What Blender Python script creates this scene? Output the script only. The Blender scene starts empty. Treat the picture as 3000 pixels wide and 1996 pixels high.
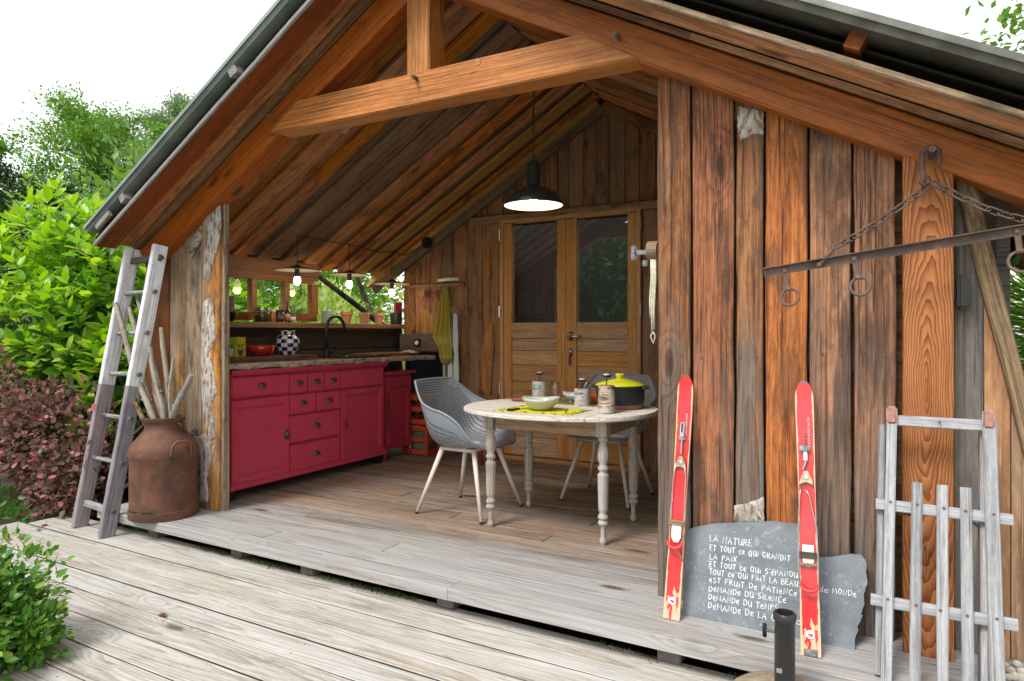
import bpy, bmesh, math, random
import numpy as np
from mathutils import Vector, Matrix, Euler
random.seed(7); RNG = np.random.default_rng(11)
R = math.radians
S = bpy.context.scene; COL = S.collection
# ------------------------------------------------------------------ camera, sky, sun, exposure
F, YAW, Y0, H = 1970.0, R(29.2), 973.0, 1.12      # focal length and horizon in photograph pixels, heading, eye height
cam = bpy.data.objects.new('camera', bpy.data.cameras.new('camera')); COL.objects.link(cam)
cam.data.sensor_width = 36; cam.data.lens = 36 * F / 3000; cam.data.shift_y = -25 / 3000
cam.location = (0, 0, H); cam.rotation_euler = (R(90), 0, YAW)
cam.data.clip_start = .05; cam.data.clip_end = 600; S.camera = cam
W = bpy.data.worlds.new('World'); S.world = W; W.use_nodes = True
SUN_EL, SUN_AZ = 52, 196           # elevation; compass bearing (clockwise from +Y) the light comes from
nt = W.node_tree; nt.nodes.clear()
sky = nt.nodes.new('ShaderNodeTexSky'); sky.sky_type = 'NISHITA'; sky.sun_disc = False
sky.sun_elevation = R(SUN_EL); sky.sun_rotation = R(SUN_AZ); sky.air_density = 1.0; sky.dust_density = 1.0; sky.ozone_density = 1.0
hs = nt.nodes.new('ShaderNodeHueSaturation'); hs.inputs['Saturation'].default_value = .12   # cloud layer: nearly colourless
bg = nt.nodes.new('ShaderNodeBackground'); bg.inputs['Strength'].default_value = .15
wo = nt.nodes.new('ShaderNodeOutputWorld')
nt.links.new(sky.outputs[0], hs.inputs['Color']); nt.links.new(hs.outputs[0], bg.inputs[0]); nt.links.new(bg.outputs[0], wo.inputs[0])
sun = bpy.data.objects.new('sun', bpy.data.lights.new('sun', 'SUN')); COL.objects.link(sun)
sun.data.energy = 1.5; sun.data.angle = R(18); sun.data.color = (1, .965, .92)
a = R(SUN_AZ); e = R(SUN_EL)
sd = Vector((math.sin(a) * math.cos(e), math.cos(a) * math.cos(e), math.sin(e)))
sun.rotation_euler = (-sd).to_track_quat('-Z', 'Y').to_euler()
S.view_settings.view_transform = 'Standard'; S.view_settings.look = 'None'
S.view_settings.exposure = 1.15; S.view_settings.gamma = 1
S.render.engine = 'CYCLES'
S.cycles.max_bounces = 8; S.cycles.diffuse_bounces = 4; S.cycles.transparent_max_bounces = 12

# ------------------------------------------------------------------ photograph pixel -> place (ray cut with the plane the thing stands on or hangs at)
def ray(u, v):
    l = (u - 1500) / F; h = (Y0 - v) / F
    return Vector((math.cos(YAW) * l - math.sin(YAW), math.sin(YAW) * l + math.cos(YAW), h))
def hit(u, v, X=None, Y=None, Z=None):
    q = ray(u, v)
    t = X / q.x if X is not None else Y / q.y if Y is not None else (Z - H) / q.z
    return Vector((0, 0, H)) + q * t
def onp(u, v, P, N):
    q = ray(u, v); o = Vector((0, 0, H)); return o + q * ((Vector(P) - o).dot(N) / q.dot(N))

# ------------------------------------------------------------------ object helpers
MW = {}
def put(o, parent=None, M=None):
    M = M or Matrix.Identity(4)
    COL.objects.link(o); o.parent = parent
    o.matrix_basis = (MW[parent.name].inverted() @ M) if parent else M
    MW[o.name] = M.copy(); return o
def tag(o, label=None, cat=None, group=None, kind=None):
    if label: o['label'] = label
    if cat: o['category'] = cat
    if group: o['group'] = group
    if kind: o['kind'] = kind
    return o
def thing(name, label, cat, loc=(0, 0, 0), rz=0, group=None, M=None):
    o = bpy.data.objects.new(name, None); o.empty_display_size = .1
    put(o, None, M or (Matrix.Translation(loc) @ Matrix.Rotation(rz, 4, 'Z')))
    return tag(o, label, cat, group)
def frame(p, x, z):                     # matrix at p with local X along x and local Z near z
    x = Vector(x).normalized(); z = Vector(z); z = (z - x * z.dot(x)).normalized(); y = z.cross(x)
    m = Matrix((x, y, z)).transposed().to_4x4(); m.translation = Vector(p); return m
class MB:
    def __init__(s): s.v = []; s.f = []
    def add(s, vs, fs):
        n = len(s.v); s.v += [Vector(v) for v in vs]; s.f += [tuple(i + n for i in f) for f in fs]; return s
    def box(s, c, d, M=None, bev=0):
        x, y, z = d[0] / 2, d[1] / 2, d[2] / 2; M = M or Matrix.Identity(4); c = Vector(c)
        if bev <= 0:
            vs = [(sx * x, sy * y, sz * z) for sx in (-1, 1) for sy in (-1, 1) for sz in (-1, 1)]
            fs = [(0, 1, 3, 2), (4, 6, 7, 5), (0, 4, 5, 1), (2, 3, 7, 6), (0, 2, 6, 4), (1, 5, 7, 3)]
        else:
            bm = bmesh.new(); bmesh.ops.create_cube(bm, size=1)
            for v in bm.verts: v.co = Vector((v.co.x * 2 * x, v.co.y * 2 * y, v.co.z * 2 * z))
            bmesh.ops.bevel(bm, geom=bm.edges[:], offset=bev, segments=2, affect='EDGES')
            bm.verts.index_update(); vs = [v.co.copy() for v in bm.verts]; fs = [[v.index for v in f.verts] for f in bm.faces]; bm.free()
        return s.add([M @ (c + Vector(v)) for v in vs], fs)
    def tube(s, pts, r, n=8, caps=True, closed=False):
        pts = [Vector(p) for p in pts]; m = len(pts); r = [r] * m if not hasattr(r, '__len__') else r
        base = len(s.v); ref = None
        for i, p in enumerate(pts):
            if closed: t = (pts[(i + 1) % m] - pts[i - 1])
            else: t = pts[min(i + 1, m - 1)] - pts[max(i - 1, 0)]
            t.normalize()
            if ref is None: ref = Vector((0, 0, 1)) if abs(t.z) < .9 else Vector((1, 0, 0))
            a = (ref - t * ref.dot(t)).normalized(); b = t.cross(a); ref = a
            for k in range(n):
                w = 2 * math.pi * k / n; s.v.append(p + (a * math.cos(w) + b * math.sin(w)) * r[i])
        for i in range(m if closed else m - 1):
            for k in range(n):
                j = (i + 1) % m
                s.f.append((base + i * n + k, base + i * n + (k + 1) % n, base + j * n + (k + 1) % n, base + j * n + k))
        if caps and not closed:
            s.f.append(tuple(base + k for k in reversed(range(n)))); s.f.append(tuple(base + (m - 1) * n + k for k in range(n)))
        return s
    def lathe(s, prof, n=24, c=(0, 0, 0), ax=None, jit=0, caps=True):
        base = len(s.v); c = Vector(c); m = len(prof); M = ax or Matrix.Identity(3)
        for (r, z) in prof:
            for k in range(n):
                w = 2 * math.pi * k / n; q = 1 + random.uniform(-jit, jit)
                s.v.append(c + M @ Vector((r * q * math.cos(w), r * q * math.sin(w), z)))
        for i in range(m - 1):
            for k in range(n):
                s.f.append((base + i * n + k, base + i * n + (k + 1) % n, base + (i + 1) * n + (k + 1) % n, base + (i + 1) * n + k))
        if caps and prof[0][0] > 1e-5: s.f.append(tuple(base + k for k in reversed(range(n))))
        if caps and prof[-1][0] > 1e-5: s.f.append(tuple(base + (m - 1) * n + k for k in range(n)))
        return s
    def prism(s, poly, ext):
        n = len(poly); poly = [Vector(p) for p in poly]; ext = Vector(ext)
        fs = [tuple(range(n)), tuple(n + k for k in reversed(range(n)))] + [(i, i + n, (i + 1) % n + n, (i + 1) % n) for i in range(n)]
        return s.add(poly + [p + ext for p in poly], fs)
    def build(s, name, mat, parent=None, M=None, smooth=False, auto=None, tris=False):
        me = bpy.data.meshes.new(name); me.from_pydata([tuple(v) for v in s.v], [], s.f)
        bm = bmesh.new(); bm.from_mesh(me)
        bmesh.ops.recalc_face_normals(bm, faces=bm.faces[:]); bm.to_mesh(me); bm.free()
        me.materials.append(mat)
        if smooth or auto:
            me.polygons.foreach_set('use_smooth', [True] * len(me.polygons))
            if auto: me.set_sharp_from_angle(angle=R(auto))
        o = bpy.data.objects.new(name, me)
        return put(o, parent, M if M is not None else (MW[parent.name] if parent else None))
def plank(name, p0, p1, w, t, nrm, mat, parent, jit=.0025, bev=.004, seg=None, warp=0.0, side=None):
    """one board from p0 to p1 (centre line), width w, thickness t, face turned to nrm; long edges slightly uneven, ends a little off square"""
    p0 = Vector(p0); p1 = Vector(p1); L = (p1 - p0).length; seg = seg or max(2, min(8, int(L / .3)))
    M = frame((p0 + p1) / 2, p1 - p0, nrm); hw, ht = w / 2, t / 2; b = min(bev, ht * .8, hw * .5)
    vs = []; fs = []; e = random.uniform(-1, 1) * jit
    for i in range(seg + 1):
        x = -L / 2 + L * i / seg; a = random.uniform(-jit, jit); c = random.uniform(-jit, jit); d = warp * math.sin(3 * i / seg + e * 900)
        for (y, z) in ((-hw + a, -ht), (hw + c, -ht), (hw + c, ht - b), (hw + c - b, ht), (-hw + a + b, ht), (-hw + a, ht - b)):
            vs.append((x + (e * y / hw if i in (0, seg) else 0), y, z + d))
    for i in range(seg):
        for k in range(6): fs.append((i * 6 + k, i * 6 + (k + 1) % 6, (i + 1) * 6 + (k + 1) % 6, (i + 1) * 6 + k))
    fs += [tuple(reversed(range(6))), tuple(seg * 6 + k for k in range(6))]
    o = MB().add(vs, fs).build(name, mat, parent, M)
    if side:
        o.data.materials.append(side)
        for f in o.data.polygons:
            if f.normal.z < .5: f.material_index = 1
    return o
def cloud(name, P, D, Nn, size, tv, tf, mat, parent=None, kind='stuff', smooth=False, M=None):
    """many copies of a small leaf (template tv, tf; x along the leaf, z its face) at P, pointing along D, face turned to Nn"""
    P = np.asarray(P, float); D = np.asarray(D, float); Nn = np.asarray(Nn, float); size = np.broadcast_to(np.asarray(size, float), (len(P),))
    D = D / (np.linalg.norm(D, axis=1, keepdims=True) + 1e-9)
    Nn = Nn - D * (Nn * D).sum(1, keepdims=True); Nn = Nn / (np.linalg.norm(Nn, axis=1, keepdims=True) + 1e-9); Yv = np.cross(Nn, D)
    tv = np.asarray(tv, float); m = len(tv); n = len(P)
    V = P[:, None, :] + size[:, None, None] * (tv[None, :, 0:1] * D[:, None, :] + tv[None, :, 1:2] * Yv[:, None, :] + tv[None, :, 2:3] * Nn[:, None, :])
    if parent is not None or M is not None:
        inv = np.array((M or MW[parent.name]).inverted()); V = V @ inv[:3, :3].T + inv[:3, 3]
    lens = np.array([len(f) for f in tf]); flat = np.concatenate([np.array(f) for f in tf])
    me = bpy.data.meshes.new(name); me.vertices.add(n * m); me.vertices.foreach_set('co', V.reshape(-1))
    idx = (flat[None, :] + (np.arange(n) * m)[:, None]).reshape(-1)
    me.loops.add(len(idx)); me.loops.foreach_set('vertex_index', idx.astype(np.int32))
    starts = (np.concatenate([[0], np.cumsum(lens)[:-1]])[None, :] + (np.arange(n) * len(flat))[:, None]).reshape(-1)
    me.polygons.add(n * len(tf)); me.polygons.foreach_set('loop_start', starts.astype(np.int32))
    me.update(calc_edges=True); me.validate(); me.materials.append(mat)
    if smooth: me.polygons.foreach_set('use_smooth', [True] * len(me.polygons))
    o = bpy.data.objects.new(name, me); put(o, parent, M or (MW[parent.name] if parent else None))
    if kind: o['kind'] = kind
    return o
def copies(o, parent=None, M=None):
    c = o.copy(); COL.objects.link(c); c.parent = parent
    MM = M or MW[o.name]; c.matrix_basis = (MW[parent.name].inverted() @ MM) if parent else MM
    MW[c.name] = MM.copy(); return c
def copy_thing(root, M, label=None):
    r = copies(root, None, M); d = M @ MW[root.name].inverted()
    if label: r['label'] = label
    for ch in [c for c in root.children]:
        c = copies(ch, r, d @ MW[ch.name])
        for g in [g for g in ch.children]: copies(g, c, d @ MW[g.name])
    return r
# ------------------------------------------------------------------ materials
class NT:
    def __init__(s, name):
        s.m = bpy.data.materials.new(name); s.m.use_nodes = True; s.t = s.m.node_tree; s.t.nodes.clear()
    def n(s, typ, **kw):
        nd = s.t.nodes.new('ShaderNode' + typ)
        for k, v in kw.items(): setattr(nd, k, v)
        return nd
    def l(s, a, b): s.t.links.new(a, b)
    def inp(s, sock, v):
        if isinstance(v, bpy.types.NodeSocket): s.l(v, sock)
        elif v is not None: sock.default_value = v
    def math(s, op, a, b=None, c=None, clamp=False):
        nd = s.n('Math', operation=op, use_clamp=clamp)
        for i, q in enumerate((a, b, c)): s.inp(nd.inputs[i], q)
        return nd.outputs[0]
    def mapr(s, v, a, b, c=0., d=1., smooth=True):
        nd = s.n('MapRange', interpolation_type='SMOOTHSTEP' if smooth else 'LINEAR'); nd.clamp = True
        for i, q in enumerate((v, a, b, c, d)): s.inp(nd.inputs[i], q)
        return nd.outputs[0]
    def vec(s, x, y, z):
        nd = s.n('CombineXYZ'); [s.inp(nd.inputs[i], q) for i, q in enumerate((x, y, z))]; return nd.outputs[0]
    def noise(s, v, scale=1, detail=3, rough=.55, dist=0):
        nd = s.n('TexNoise'); s.inp(nd.inputs['Vector'], v); nd.inputs['Scale'].default_value = scale; nd.inputs['Detail'].default_value = detail
        nd.inputs['Roughness'].default_value = rough; nd.inputs['Distortion'].default_value = dist; return nd.outputs['Fac']
    def mix(s, f, a, b, blend='MIX'):
        nd = s.n('Mix', data_type='RGBA', blend_type=blend); s.inp(nd.inputs[0], f)
        for i, q in ((6, a), (7, b)): s.inp(nd.inputs[i], q if isinstance(q, bpy.types.NodeSocket) else (*q, 1) if len(q) == 3 else q)
        return nd.outputs[2]
    def bump(s, h, strength=.3, dist=.003):
        nd = s.n('Bump'); nd.inputs['Strength'].default_value = strength; nd.inputs['Distance'].default_value = dist; s.l(h, nd.inputs['Height']); return nd.outputs[0]
    def hsv(s, c, h=.5, sat=1., val=1.):
        nd = s.n('HueSaturation'); s.inp(nd.inputs['Hue'], h); s.inp(nd.inputs['Saturation'], sat); s.inp(nd.inputs['Value'], val); s.inp(nd.inputs['Color'], c if isinstance(c, bpy.types.NodeSocket) else (*c, 1)); return nd.outputs[0]
    def out(s, col, rough=.6, metal=0., normal=None, spec=None, emit=None, coat=0):
        b = s.n('BsdfPrincipled'); o = s.n('OutputMaterial')
        s.inp(b.inputs['Base Color'], col if isinstance(col, bpy.types.NodeSocket) else (*col, 1)); s.inp(b.inputs['Roughness'], rough); s.inp(b.inputs['Metallic'], metal)
        if normal is not None: s.l(normal, b.inputs['Normal'])
        if spec is not None: b.inputs['Specular IOR Level'].default_value = spec
        if coat: b.inputs['Coat Weight'].default_value = coat
        if emit: b.inputs['Emission Color'].default_value = (*emit[0], 1); b.inputs['Emission Strength'].default_value = emit[1]
        s.l(b.outputs[0], o.inputs[0]); s.b = b; return s.m
def wood(name, light, dark, grey=None, ga=.4, N=70, ringamt=.5, fine=.5, var=.35, rough=.72, axis='X', knots=.5, stain=.3, crack=.35, bump=.35, zgrey=None, ygrey=None, patch=None, pa=.5, pith=.05, gdark=None, satv=.18, drift=.016, ringbump=False, huev=.012, gvar=.3, streak=.7, grit=.30, rp=2.4, oval=None):
    s = NT(name); tc = s.n('TexCoord').outputs['Object']; rnd = s.n('ObjectInfo').outputs['Random']
    sx = s.n('SeparateXYZ'); s.l(tc, sx.inputs[0]); o = sx.outputs
    Lx, A, B = {'X': (o[0], o[1], o[2]), 'Y': (o[1], o[2], o[0]), 'Z': (o[2], o[0], o[1])}[axis]
    r2 = s.math('FRACT', s.math('MULTIPLY', rnd, 91.7)); r3 = s.math('FRACT', s.math('MULTIPLY', rnd, 437.3))
    Lraw = Lx; Lx = s.math('ADD', Lx, s.math('MULTIPLY', rnd, 61.))
    def v(a, b): return s.vec(s.math('MULTIPLY', Lx, a), s.math('MULTIPLY', A, b), s.math('MULTIPLY', B, b))
    w1 = s.noise(v(1.3, 5), 1, 2)
    # knots
    vor = s.n('TexVoronoi'); s.l(v(1.6, 5.5), vor.inputs['Vector']); vor.inputs['Scale'].default_value = 1; vor.inputs['Randomness'].default_value = 1
    kd = vor.outputs['Distance']; sc = s.n('SeparateColor'); s.l(vor.outputs['Color'], sc.inputs[0]); ksel = s.math('LESS_THAN', sc.outputs[0], knots)
    kn = s.math('MULTIPLY', s.mapr(kd, .34, .0), ksel)
    # growth rings round a pith behind the face, drifting along the board
    a2 = s.math('ADD', A, s.math('MULTIPLY', s.math('SUBTRACT', r2, .5), .12)); b2 = s.math('ADD', B, pith)
    a2 = s.math('ADD', a2, s.math('MULTIPLY', s.math('SUBTRACT', s.noise(v(.9, 1.), 1, 1), .5), .10))
    rad = s.math('SQRT', s.math('ADD', s.math('MULTIPLY', a2, a2), s.math('MULTIPLY', b2, b2)))
    rad = s.math('ADD', rad, s.math('MULTIPLY', w1, .035)); rad = s.math('ADD', rad, s.math('MULTIPLY', Lx, drift)); rad = s.math('ADD', rad, s.math('MULTIPLY', kn, .05))
    if oval:      # long ovals round a point on the face, as on a board sawn tangent to the heart
        ll = s.math('MULTIPLY', s.math('SUBTRACT', Lraw, oval[0]), oval[1]); aw = s.math('ADD', A, s.math('MULTIPLY', s.math('SUBTRACT', s.noise(v(2.2, 2.), 1, 2), .5), .05))
        rad = s.math('SQRT', s.math('ADD', s.math('MULTIPLY', ll, ll), s.math('MULTIPLY', aw, aw))); rad = s.math('ADD', s.math('POWER', rad, .8), s.math('MULTIPLY', s.noise(v(5, 16), 1, 3), .035))
    t = s.math('FRACT', s.math('MULTIPLY', rad, N)); ring = s.math('MULTIPLY', s.math('POWER', t, rp), s.mapr(t, 1., .9))
    fi = s.noise(v(3.2, 105), 1, 5, .75); co = s.noise(v(.9, 22), 1, 3, .65)
    k = s.math('ADD', s.math('MULTIPLY', ring, ringamt), s.math('MULTIPLY', s.mapr(fi, .36, .66, smooth=False), fine))
    k = s.math('ADD', k, s.math('MULTIPLY', s.math('SUBTRACT', co, .5), .7), clamp=True)
    c = s.mix(k, light, dark)
    hu = s.math('ADD', .5, s.math('MULTIPLY', s.math('SUBTRACT', r3, .5), huev)); va = s.math('ADD', 1., s.math('MULTIPLY', s.math('SUBTRACT', r2, .5), 2 * var))
    c = s.hsv(c, hu, s.math('ADD', 1., s.math('MULTIPLY', s.math('SUBTRACT', rnd, .5), 2 * satv)), va)
    if stain: c = s.mix(s.math('MULTIPLY', s.mapr(s.noise(v(3.6, 11), 1, 5, .7), .50, .68), stain), c, tuple(q * .28 for q in dark))
    iso = s.noise(v(14, 75), 1, 5, .82); c = s.hsv(c, .5, 1., s.mapr(iso, .28, .72, 1 - grit, 1 + grit, smooth=False))
    if streak:
        stn = s.noise(v(.45, 55), 1, 2, .6); lm_ = s.math('MULTIPLY', s.mapr(s.math('ABSOLUTE', s.math('SUBTRACT', stn, .47)), .03, .006), s.mapr(co, .40, .56)); c = s.mix(s.math('MULTIPLY', lm_, streak), c, tuple(q * .28 for q in dark))
        c = s.mix(s.math('MULTIPLY', s.mapr(stn, .58, .68), streak * .6), c, tuple(q * .5 for q in dark))
    if patch: c = s.mix(s.math('MULTIPLY', s.mapr(s.noise(v(2.6, 9), 1, 4, .65, .6), .5, .58), pa), c, patch)
    if grey:
        gn = s.math('ADD', s.noise(v(1.3, 11), 1, 5, .7), s.math('MULTIPLY', s.math('SUBTRACT', r3, .5), gvar))
        gm = s.math('ADD', s.math('MULTIPLY', s.math('SUBTRACT', gn, .5), 2.2), ga)
        geo = s.n('NewGeometry'); sp = s.n('SeparateXYZ'); s.l(geo.outputs['Position'], sp.inputs[0])
        if zgrey: gm = s.math('ADD', gm, s.mapr(sp.outputs[2], zgrey[0], zgrey[1], zgrey[2], zgrey[3], smooth=False))
        if ygrey: gm = s.math('ADD', gm, s.mapr(sp.outputs[1], ygrey[0], ygrey[1], ygrey[2], ygrey[3], smooth=False))
        gm = s.mapr(gm, 0., 1.)
        g2 = s.mix(k, grey, gdark or tuple(q * .45 for q in grey)); c = s.mix(gm, c, g2)
    kc = s.mapr(kd, .15, .05); c = s.mix(s.math('MULTIPLY', s.math('MULTIPLY', kc, ksel), .8), c, tuple(q * .22 for q in dark))
    h = s.math('SUBTRACT', s.math('MULTIPLY', fi, .5), s.math('MULTIPLY', ring, .8)) if ringbump else fi
    if crack:
        cr = s.noise(v(.75, 26), 1, 2, .5); cl = s.mapr(s.math('ABSOLUTE', s.math('SUBTRACT', cr, .5)), .006, .0)
        cl = s.math('MULTIPLY', cl, s.mapr(co, .50, .60)); c = s.mix(s.math('MULTIPLY', cl, min(1., crack * 2)), c, tuple(q * .12 for q in dark))
    return s.out(c, rough, normal=s.bump(h, bump, .004), spec=.3)
def plain(name, col, rough=.5, metal=0., nz=0., nscale=30, col2=None, bump=0., coat=0, spec=None, emit=None, var=0):
    s = NT(name); tc = s.n('TexCoord').outputs['Object']; c = col; nrm = None
    if nz or col2 or bump:
        f = s.noise(tc, nscale, 5, .6)
        c = s.mix(s.mapr(f, .35, .65), col, col2 or tuple(q * (1 - nz) for q in col))
        if bump: nrm = s.bump(f, bump, .003)
    if var:
        rnd = s.n('ObjectInfo').outputs['Random']; c = s.hsv(c, .5, 1., s.math('ADD', 1 - var, s.math('MULTIPLY', rnd, 2 * var)))
    return s.out(c, rough, metal, nrm, spec, emit, coat)
def rusty(name, c1, c2, c3, rough=.8, scale=14):
    s = NT(name); tc = s.n('TexCoord').outputs['Object']
    f = s.noise(tc, scale, 6, .65); g = s.noise(tc, scale * .28, 4, .6, .5); q = s.noise(tc, scale * 8, 3)
    c = s.mix(s.mapr(f, .35, .65), c1, c2); c = s.mix(s.mapr(g, .42, .62), c, c3); c = s.mix(s.math('MULTIPLY', s.mapr(q, .55, .75), .5), c, tuple(x * .4 for x in c2))
    return s.out(c, rough, .15, s.bump(s.math('ADD', f, q), .35, .002))
def leafmat(name, c1, c2, rough=.4, trans=.35, c3=None, vein=False, spec=.4):
    s = NT(name); isl = s.n('NewGeometry').outputs['Random Per Island']; rnd = s.n('ObjectInfo').outputs['Random']
    r = s.math('FRACT', s.math('ADD', isl, rnd)); c = s.mix(r, c1, c2)
    if c3: c = s.mix(s.mapr(s.math('FRACT', s.math('MULTIPLY', r, 7.3)), .78, .8), c, c3)
    b = s.n('BsdfPrincipled'); s.l(c, b.inputs['Base Color']); b.inputs['Roughness'].default_value = rough; b.inputs['Specular IOR Level'].default_value = spec
    t = s.n('BsdfTranslucent'); s.l(s.hsv(c, .49, 1.1, 1.5), t.inputs[0]); m = s.n('MixShader'); m.inputs[0].default_value = trans
    s.l(b.outputs[0], m.inputs[1]); s.l(t.outputs[0], m.inputs[2]); o = s.n('OutputMaterial'); s.l(m.outputs[0], o.inputs[0]); return s.m
def glassmat(name, tint=(1, 1, 1), refl=1., ior=1.5, base=.0):
    s = NT(name); tr = s.n('BsdfTransparent'); tr.inputs[0].default_value = (*tint, 1); gl = s.n('BsdfGlossy'); gl.inputs['Roughness'].default_value = .005
    lw = s.n('LayerWeight'); lw.inputs[0].default_value = .5; fr = s.math('ADD', .04, s.math('MULTIPLY', s.math('POWER', lw.outputs['Facing'], 5.), .9))
    mx = s.n('MixShader'); s.l(s.math('ADD', s.math('MULTIPLY', fr, refl), base, clamp=True), mx.inputs[0])
    s.l(tr.outputs[0], mx.inputs[1]); s.l(gl.outputs[0], mx.inputs[2]); o = s.n('OutputMaterial'); s.l(mx.outputs[0], o.inputs[0]); return s.m
def bark(name, c1, c2, crack, scale=20, axis='Z', thr=.5, bump=.7, streak=False):
    s = NT(name); tc = s.n('TexCoord').outputs['Object']; mp = s.n('Mapping'); s.l(tc, mp.inputs[0])
    sc = {'Z': (1, 1, .35), 'X': (.35, 1, 1)}[axis]
    if streak: sc = {'Z': (.5, .5, 2.6), 'X': (2.6, .5, .5)}[axis]
    mp.inputs['Scale'].default_value = sc
    f = s.noise(mp.outputs[0], scale, 6, .65, .3); g = s.noise(tc, scale * .3, 4); q = s.noise(mp.outputs[0], scale * 3, 4)
    c = s.mix(s.mapr(g, .35, .65), c1, c2); c = s.mix(s.mapr(f, thr, thr + .12), c, crack); c = s.mix(s.math('MULTIPLY', s.mapr(q, .56, .66), .5), c, crack)
    return s.out(c, .85, normal=s.bump(s.math('SUBTRACT', q, s.math('MULTIPLY', s.mapr(f, thr, thr + .1), 1.2)), bump, .008), spec=.2)
M = {}
M['deck'] = wood('bleached_deck_wood', (.55, .515, .455), (.30, .255, .20), grey=(.62, .61, .585), gdark=(.37, .35, .32), ga=.36, gvar=.15, N=85, ringamt=.8, fine=.5, var=.06, stain=.4, streak=.45, crack=.3, knots=.42, satv=.2, bump=.4, grit=.26)
M['porch'] = wood('porch_floor_wood', (.29, .215, .155), (.13, .09, .062), grey=(.41, .40, .388), gdark=(.20, .19, .178), grit=.36, ga=-.10, gvar=.12, ygrey=(2.75, 3.55, 1.0, -.3), N=55, ringamt=.5, fine=.4, var=.16, stain=.35, crack=.25, knots=.36, bump=.3)
M['facade'] = wood('weathered_larch_planks', (.38, .147, .05), (.10, .033, .012), grey=(.205, .168, .138), gdark=(.032, .027, .025), ga=.12, zgrey=(.15, 1.5, .72, -.12), N=70, ringamt=.45, fine=.7, var=.20, stain=.6, crack=.5, knots=.5, bump=.8, patch=(.055, .034, .024), pa=.5, grit=.42, streak=.9)
M['facade_o'] = wood('bright_larch_plank', (.50, .20, .065), (.17, .052, .016), grey=(.205, .168, .138), gdark=(.032, .027, .025), ga=-.42, zgrey=(.15, 1.5, .72, -.12), N=70, ringamt=.45, fine=.7, var=.20, stain=.45, crack=.5, knots=.5, bump=.8, patch=(.055, .034, .024), pa=.5, grit=.42, streak=.9)
M['facade_l'] = wood('pale_stripped_planks', (.58, .30, .12), (.30, .12, .038), grey=(.33, .28, .23), ga=.25, N=45, ringamt=.3, fine=.6, var=.12, stain=.8, crack=.4, knots=.55, bump=.7, patch=(.13, .065, .032), pa=.7, grit=.42, streak=.9)
M['facade_lv'] = wood('pale_stripped_wood', (.50, .27, .115), (.25, .105, .036), grey=(.30, .25, .20), ga=.15, N=45, ringamt=.3, fine=.5, var=.12, stain=.5, crack=.4, knots=.5, bump=.5, patch=(.17, .085, .045), pa=.5, axis='Z')
M['redplank'] = wood('red_brown_plank', (.22, .075, .03), (.11, .035, .014), N=45, ringamt=.4, var=.15, stain=.4, bump=.35)
M['rafter'] = wood('oiled_rafter_wood', (.42, .135, .04), (.19, .052, .015), N=50, ringamt=.4, fine=.45, var=.08, stain=.3, crack=.3, knots=.4, rough=.5, bump=.25, satv=.1)
M['tie'] = wood('tie_beam_wood', (.54, .225, .075), (.27, .085, .026), N=60, ringamt=.6, fine=.45, var=.06, stain=.18, crack=.3, knots=.4, rough=.5, bump=.25, satv=.08)
M['ceil'] = wood('ceiling_board_wood', (.58, .25, .09), (.26, .092, .032), grey=(.22, .17, .125), gdark=(.055, .042, .032), ga=-.22, N=50, ringamt=.35, fine=.4, var=.28, stain=.5, crack=.25, knots=.4, bump=.25, patch=(.085, .03, .012), pa=.4)
M['ceil_d'] = wood('dark_ceiling_board_wood', (.27, .15, .075), (.10, .052, .026), grey=(.20, .165, .13), ga=.1, N=50, ringamt=.35, var=.3, stain=.5, bump=.25)
M['batten'] = wood('yellow_batten_wood', (.52, .32, .115), (.32, .165, .055), N=50, ringamt=.3, var=.15, stain=.2, bump=.2, crack=.1)
M['backwall'] = wood('dark_wall_planks', (.29, .148, .07), (.095, .043, .021), grey=(.28, .21, .155), gdark=(.07, .05, .037), ga=.08, N=40, ringamt=.3, fine=.5, var=.35, stain=.7, crack=.4, knots=.45, bump=.6, patch=(.33, .175, .075), pa=.5)
M['leftwall'] = wood('grey_kitchen_boards', (.15, .11, .085), (.075, .055, .042), N=50, ringamt=.35, var=.12, stain=.4, bump=.3, crack=.2)
M['oak'] = wood('door_oak', (.60, .32, .12), (.38, .175, .06), N=60, ringamt=.3, fine=.4, var=.08, stain=.12, crack=.05, knots=.15, rough=.45, bump=.12, satv=.08)
M['oak_v'] = wood('door_oak_upright', (.60, .32, .12), (.38, .175, .06), N=60, ringamt=.3, fine=.4, var=.05, stain=.12, crack=.05, knots=.15, rough=.45, bump=.12, satv=.08, axis='Z')
M['oak_low'] = wood('worn_door_oak', (.54, .31, .145), (.34, .17, .072), N=55, ringamt=.35, var=.10, stain=.25, crack=.1, knots=.3, rough=.6, bump=.15)
M['shelf'] = wood('shelf_wood', (.33, .19, .115), (.20, .105, .06), N=50, ringamt=.3, var=.08, stain=.15, crack=.05, knots=.2, rough=.5, bump=.12)
M['winframe'] = wood('window_frame_wood', (.27, .12, .04), (.155, .06, .02), N=60, ringamt=.3, var=.1, stain=.15, crack=.05, knots=.1, rough=.5, bump=.12)
M['post'] = wood('corner_post_wood', (.46, .195, .062), (.17, .047, .013), N=92, oval=(.02, .11), ringamt=1.0, fine=.15, var=.0, stain=.1, crack=.3, knots=.0, bump=.7, pith=.014, drift=.13, rp=1.5, streak=.2, grit=.15, ringbump=True, satv=.0, grey=(.16, .10, .06), ga=-.75, zgrey=(.0, .55, .75, .0))
M['oldgrey'] = wood('old_grey_wood', (.38, .385, .395), (.19, .19, .195), N=90, ringamt=.35, fine=.6, var=.14, stain=.25, crack=.4, knots=.15, rough=.85, bump=.4, satv=.2)
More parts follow.
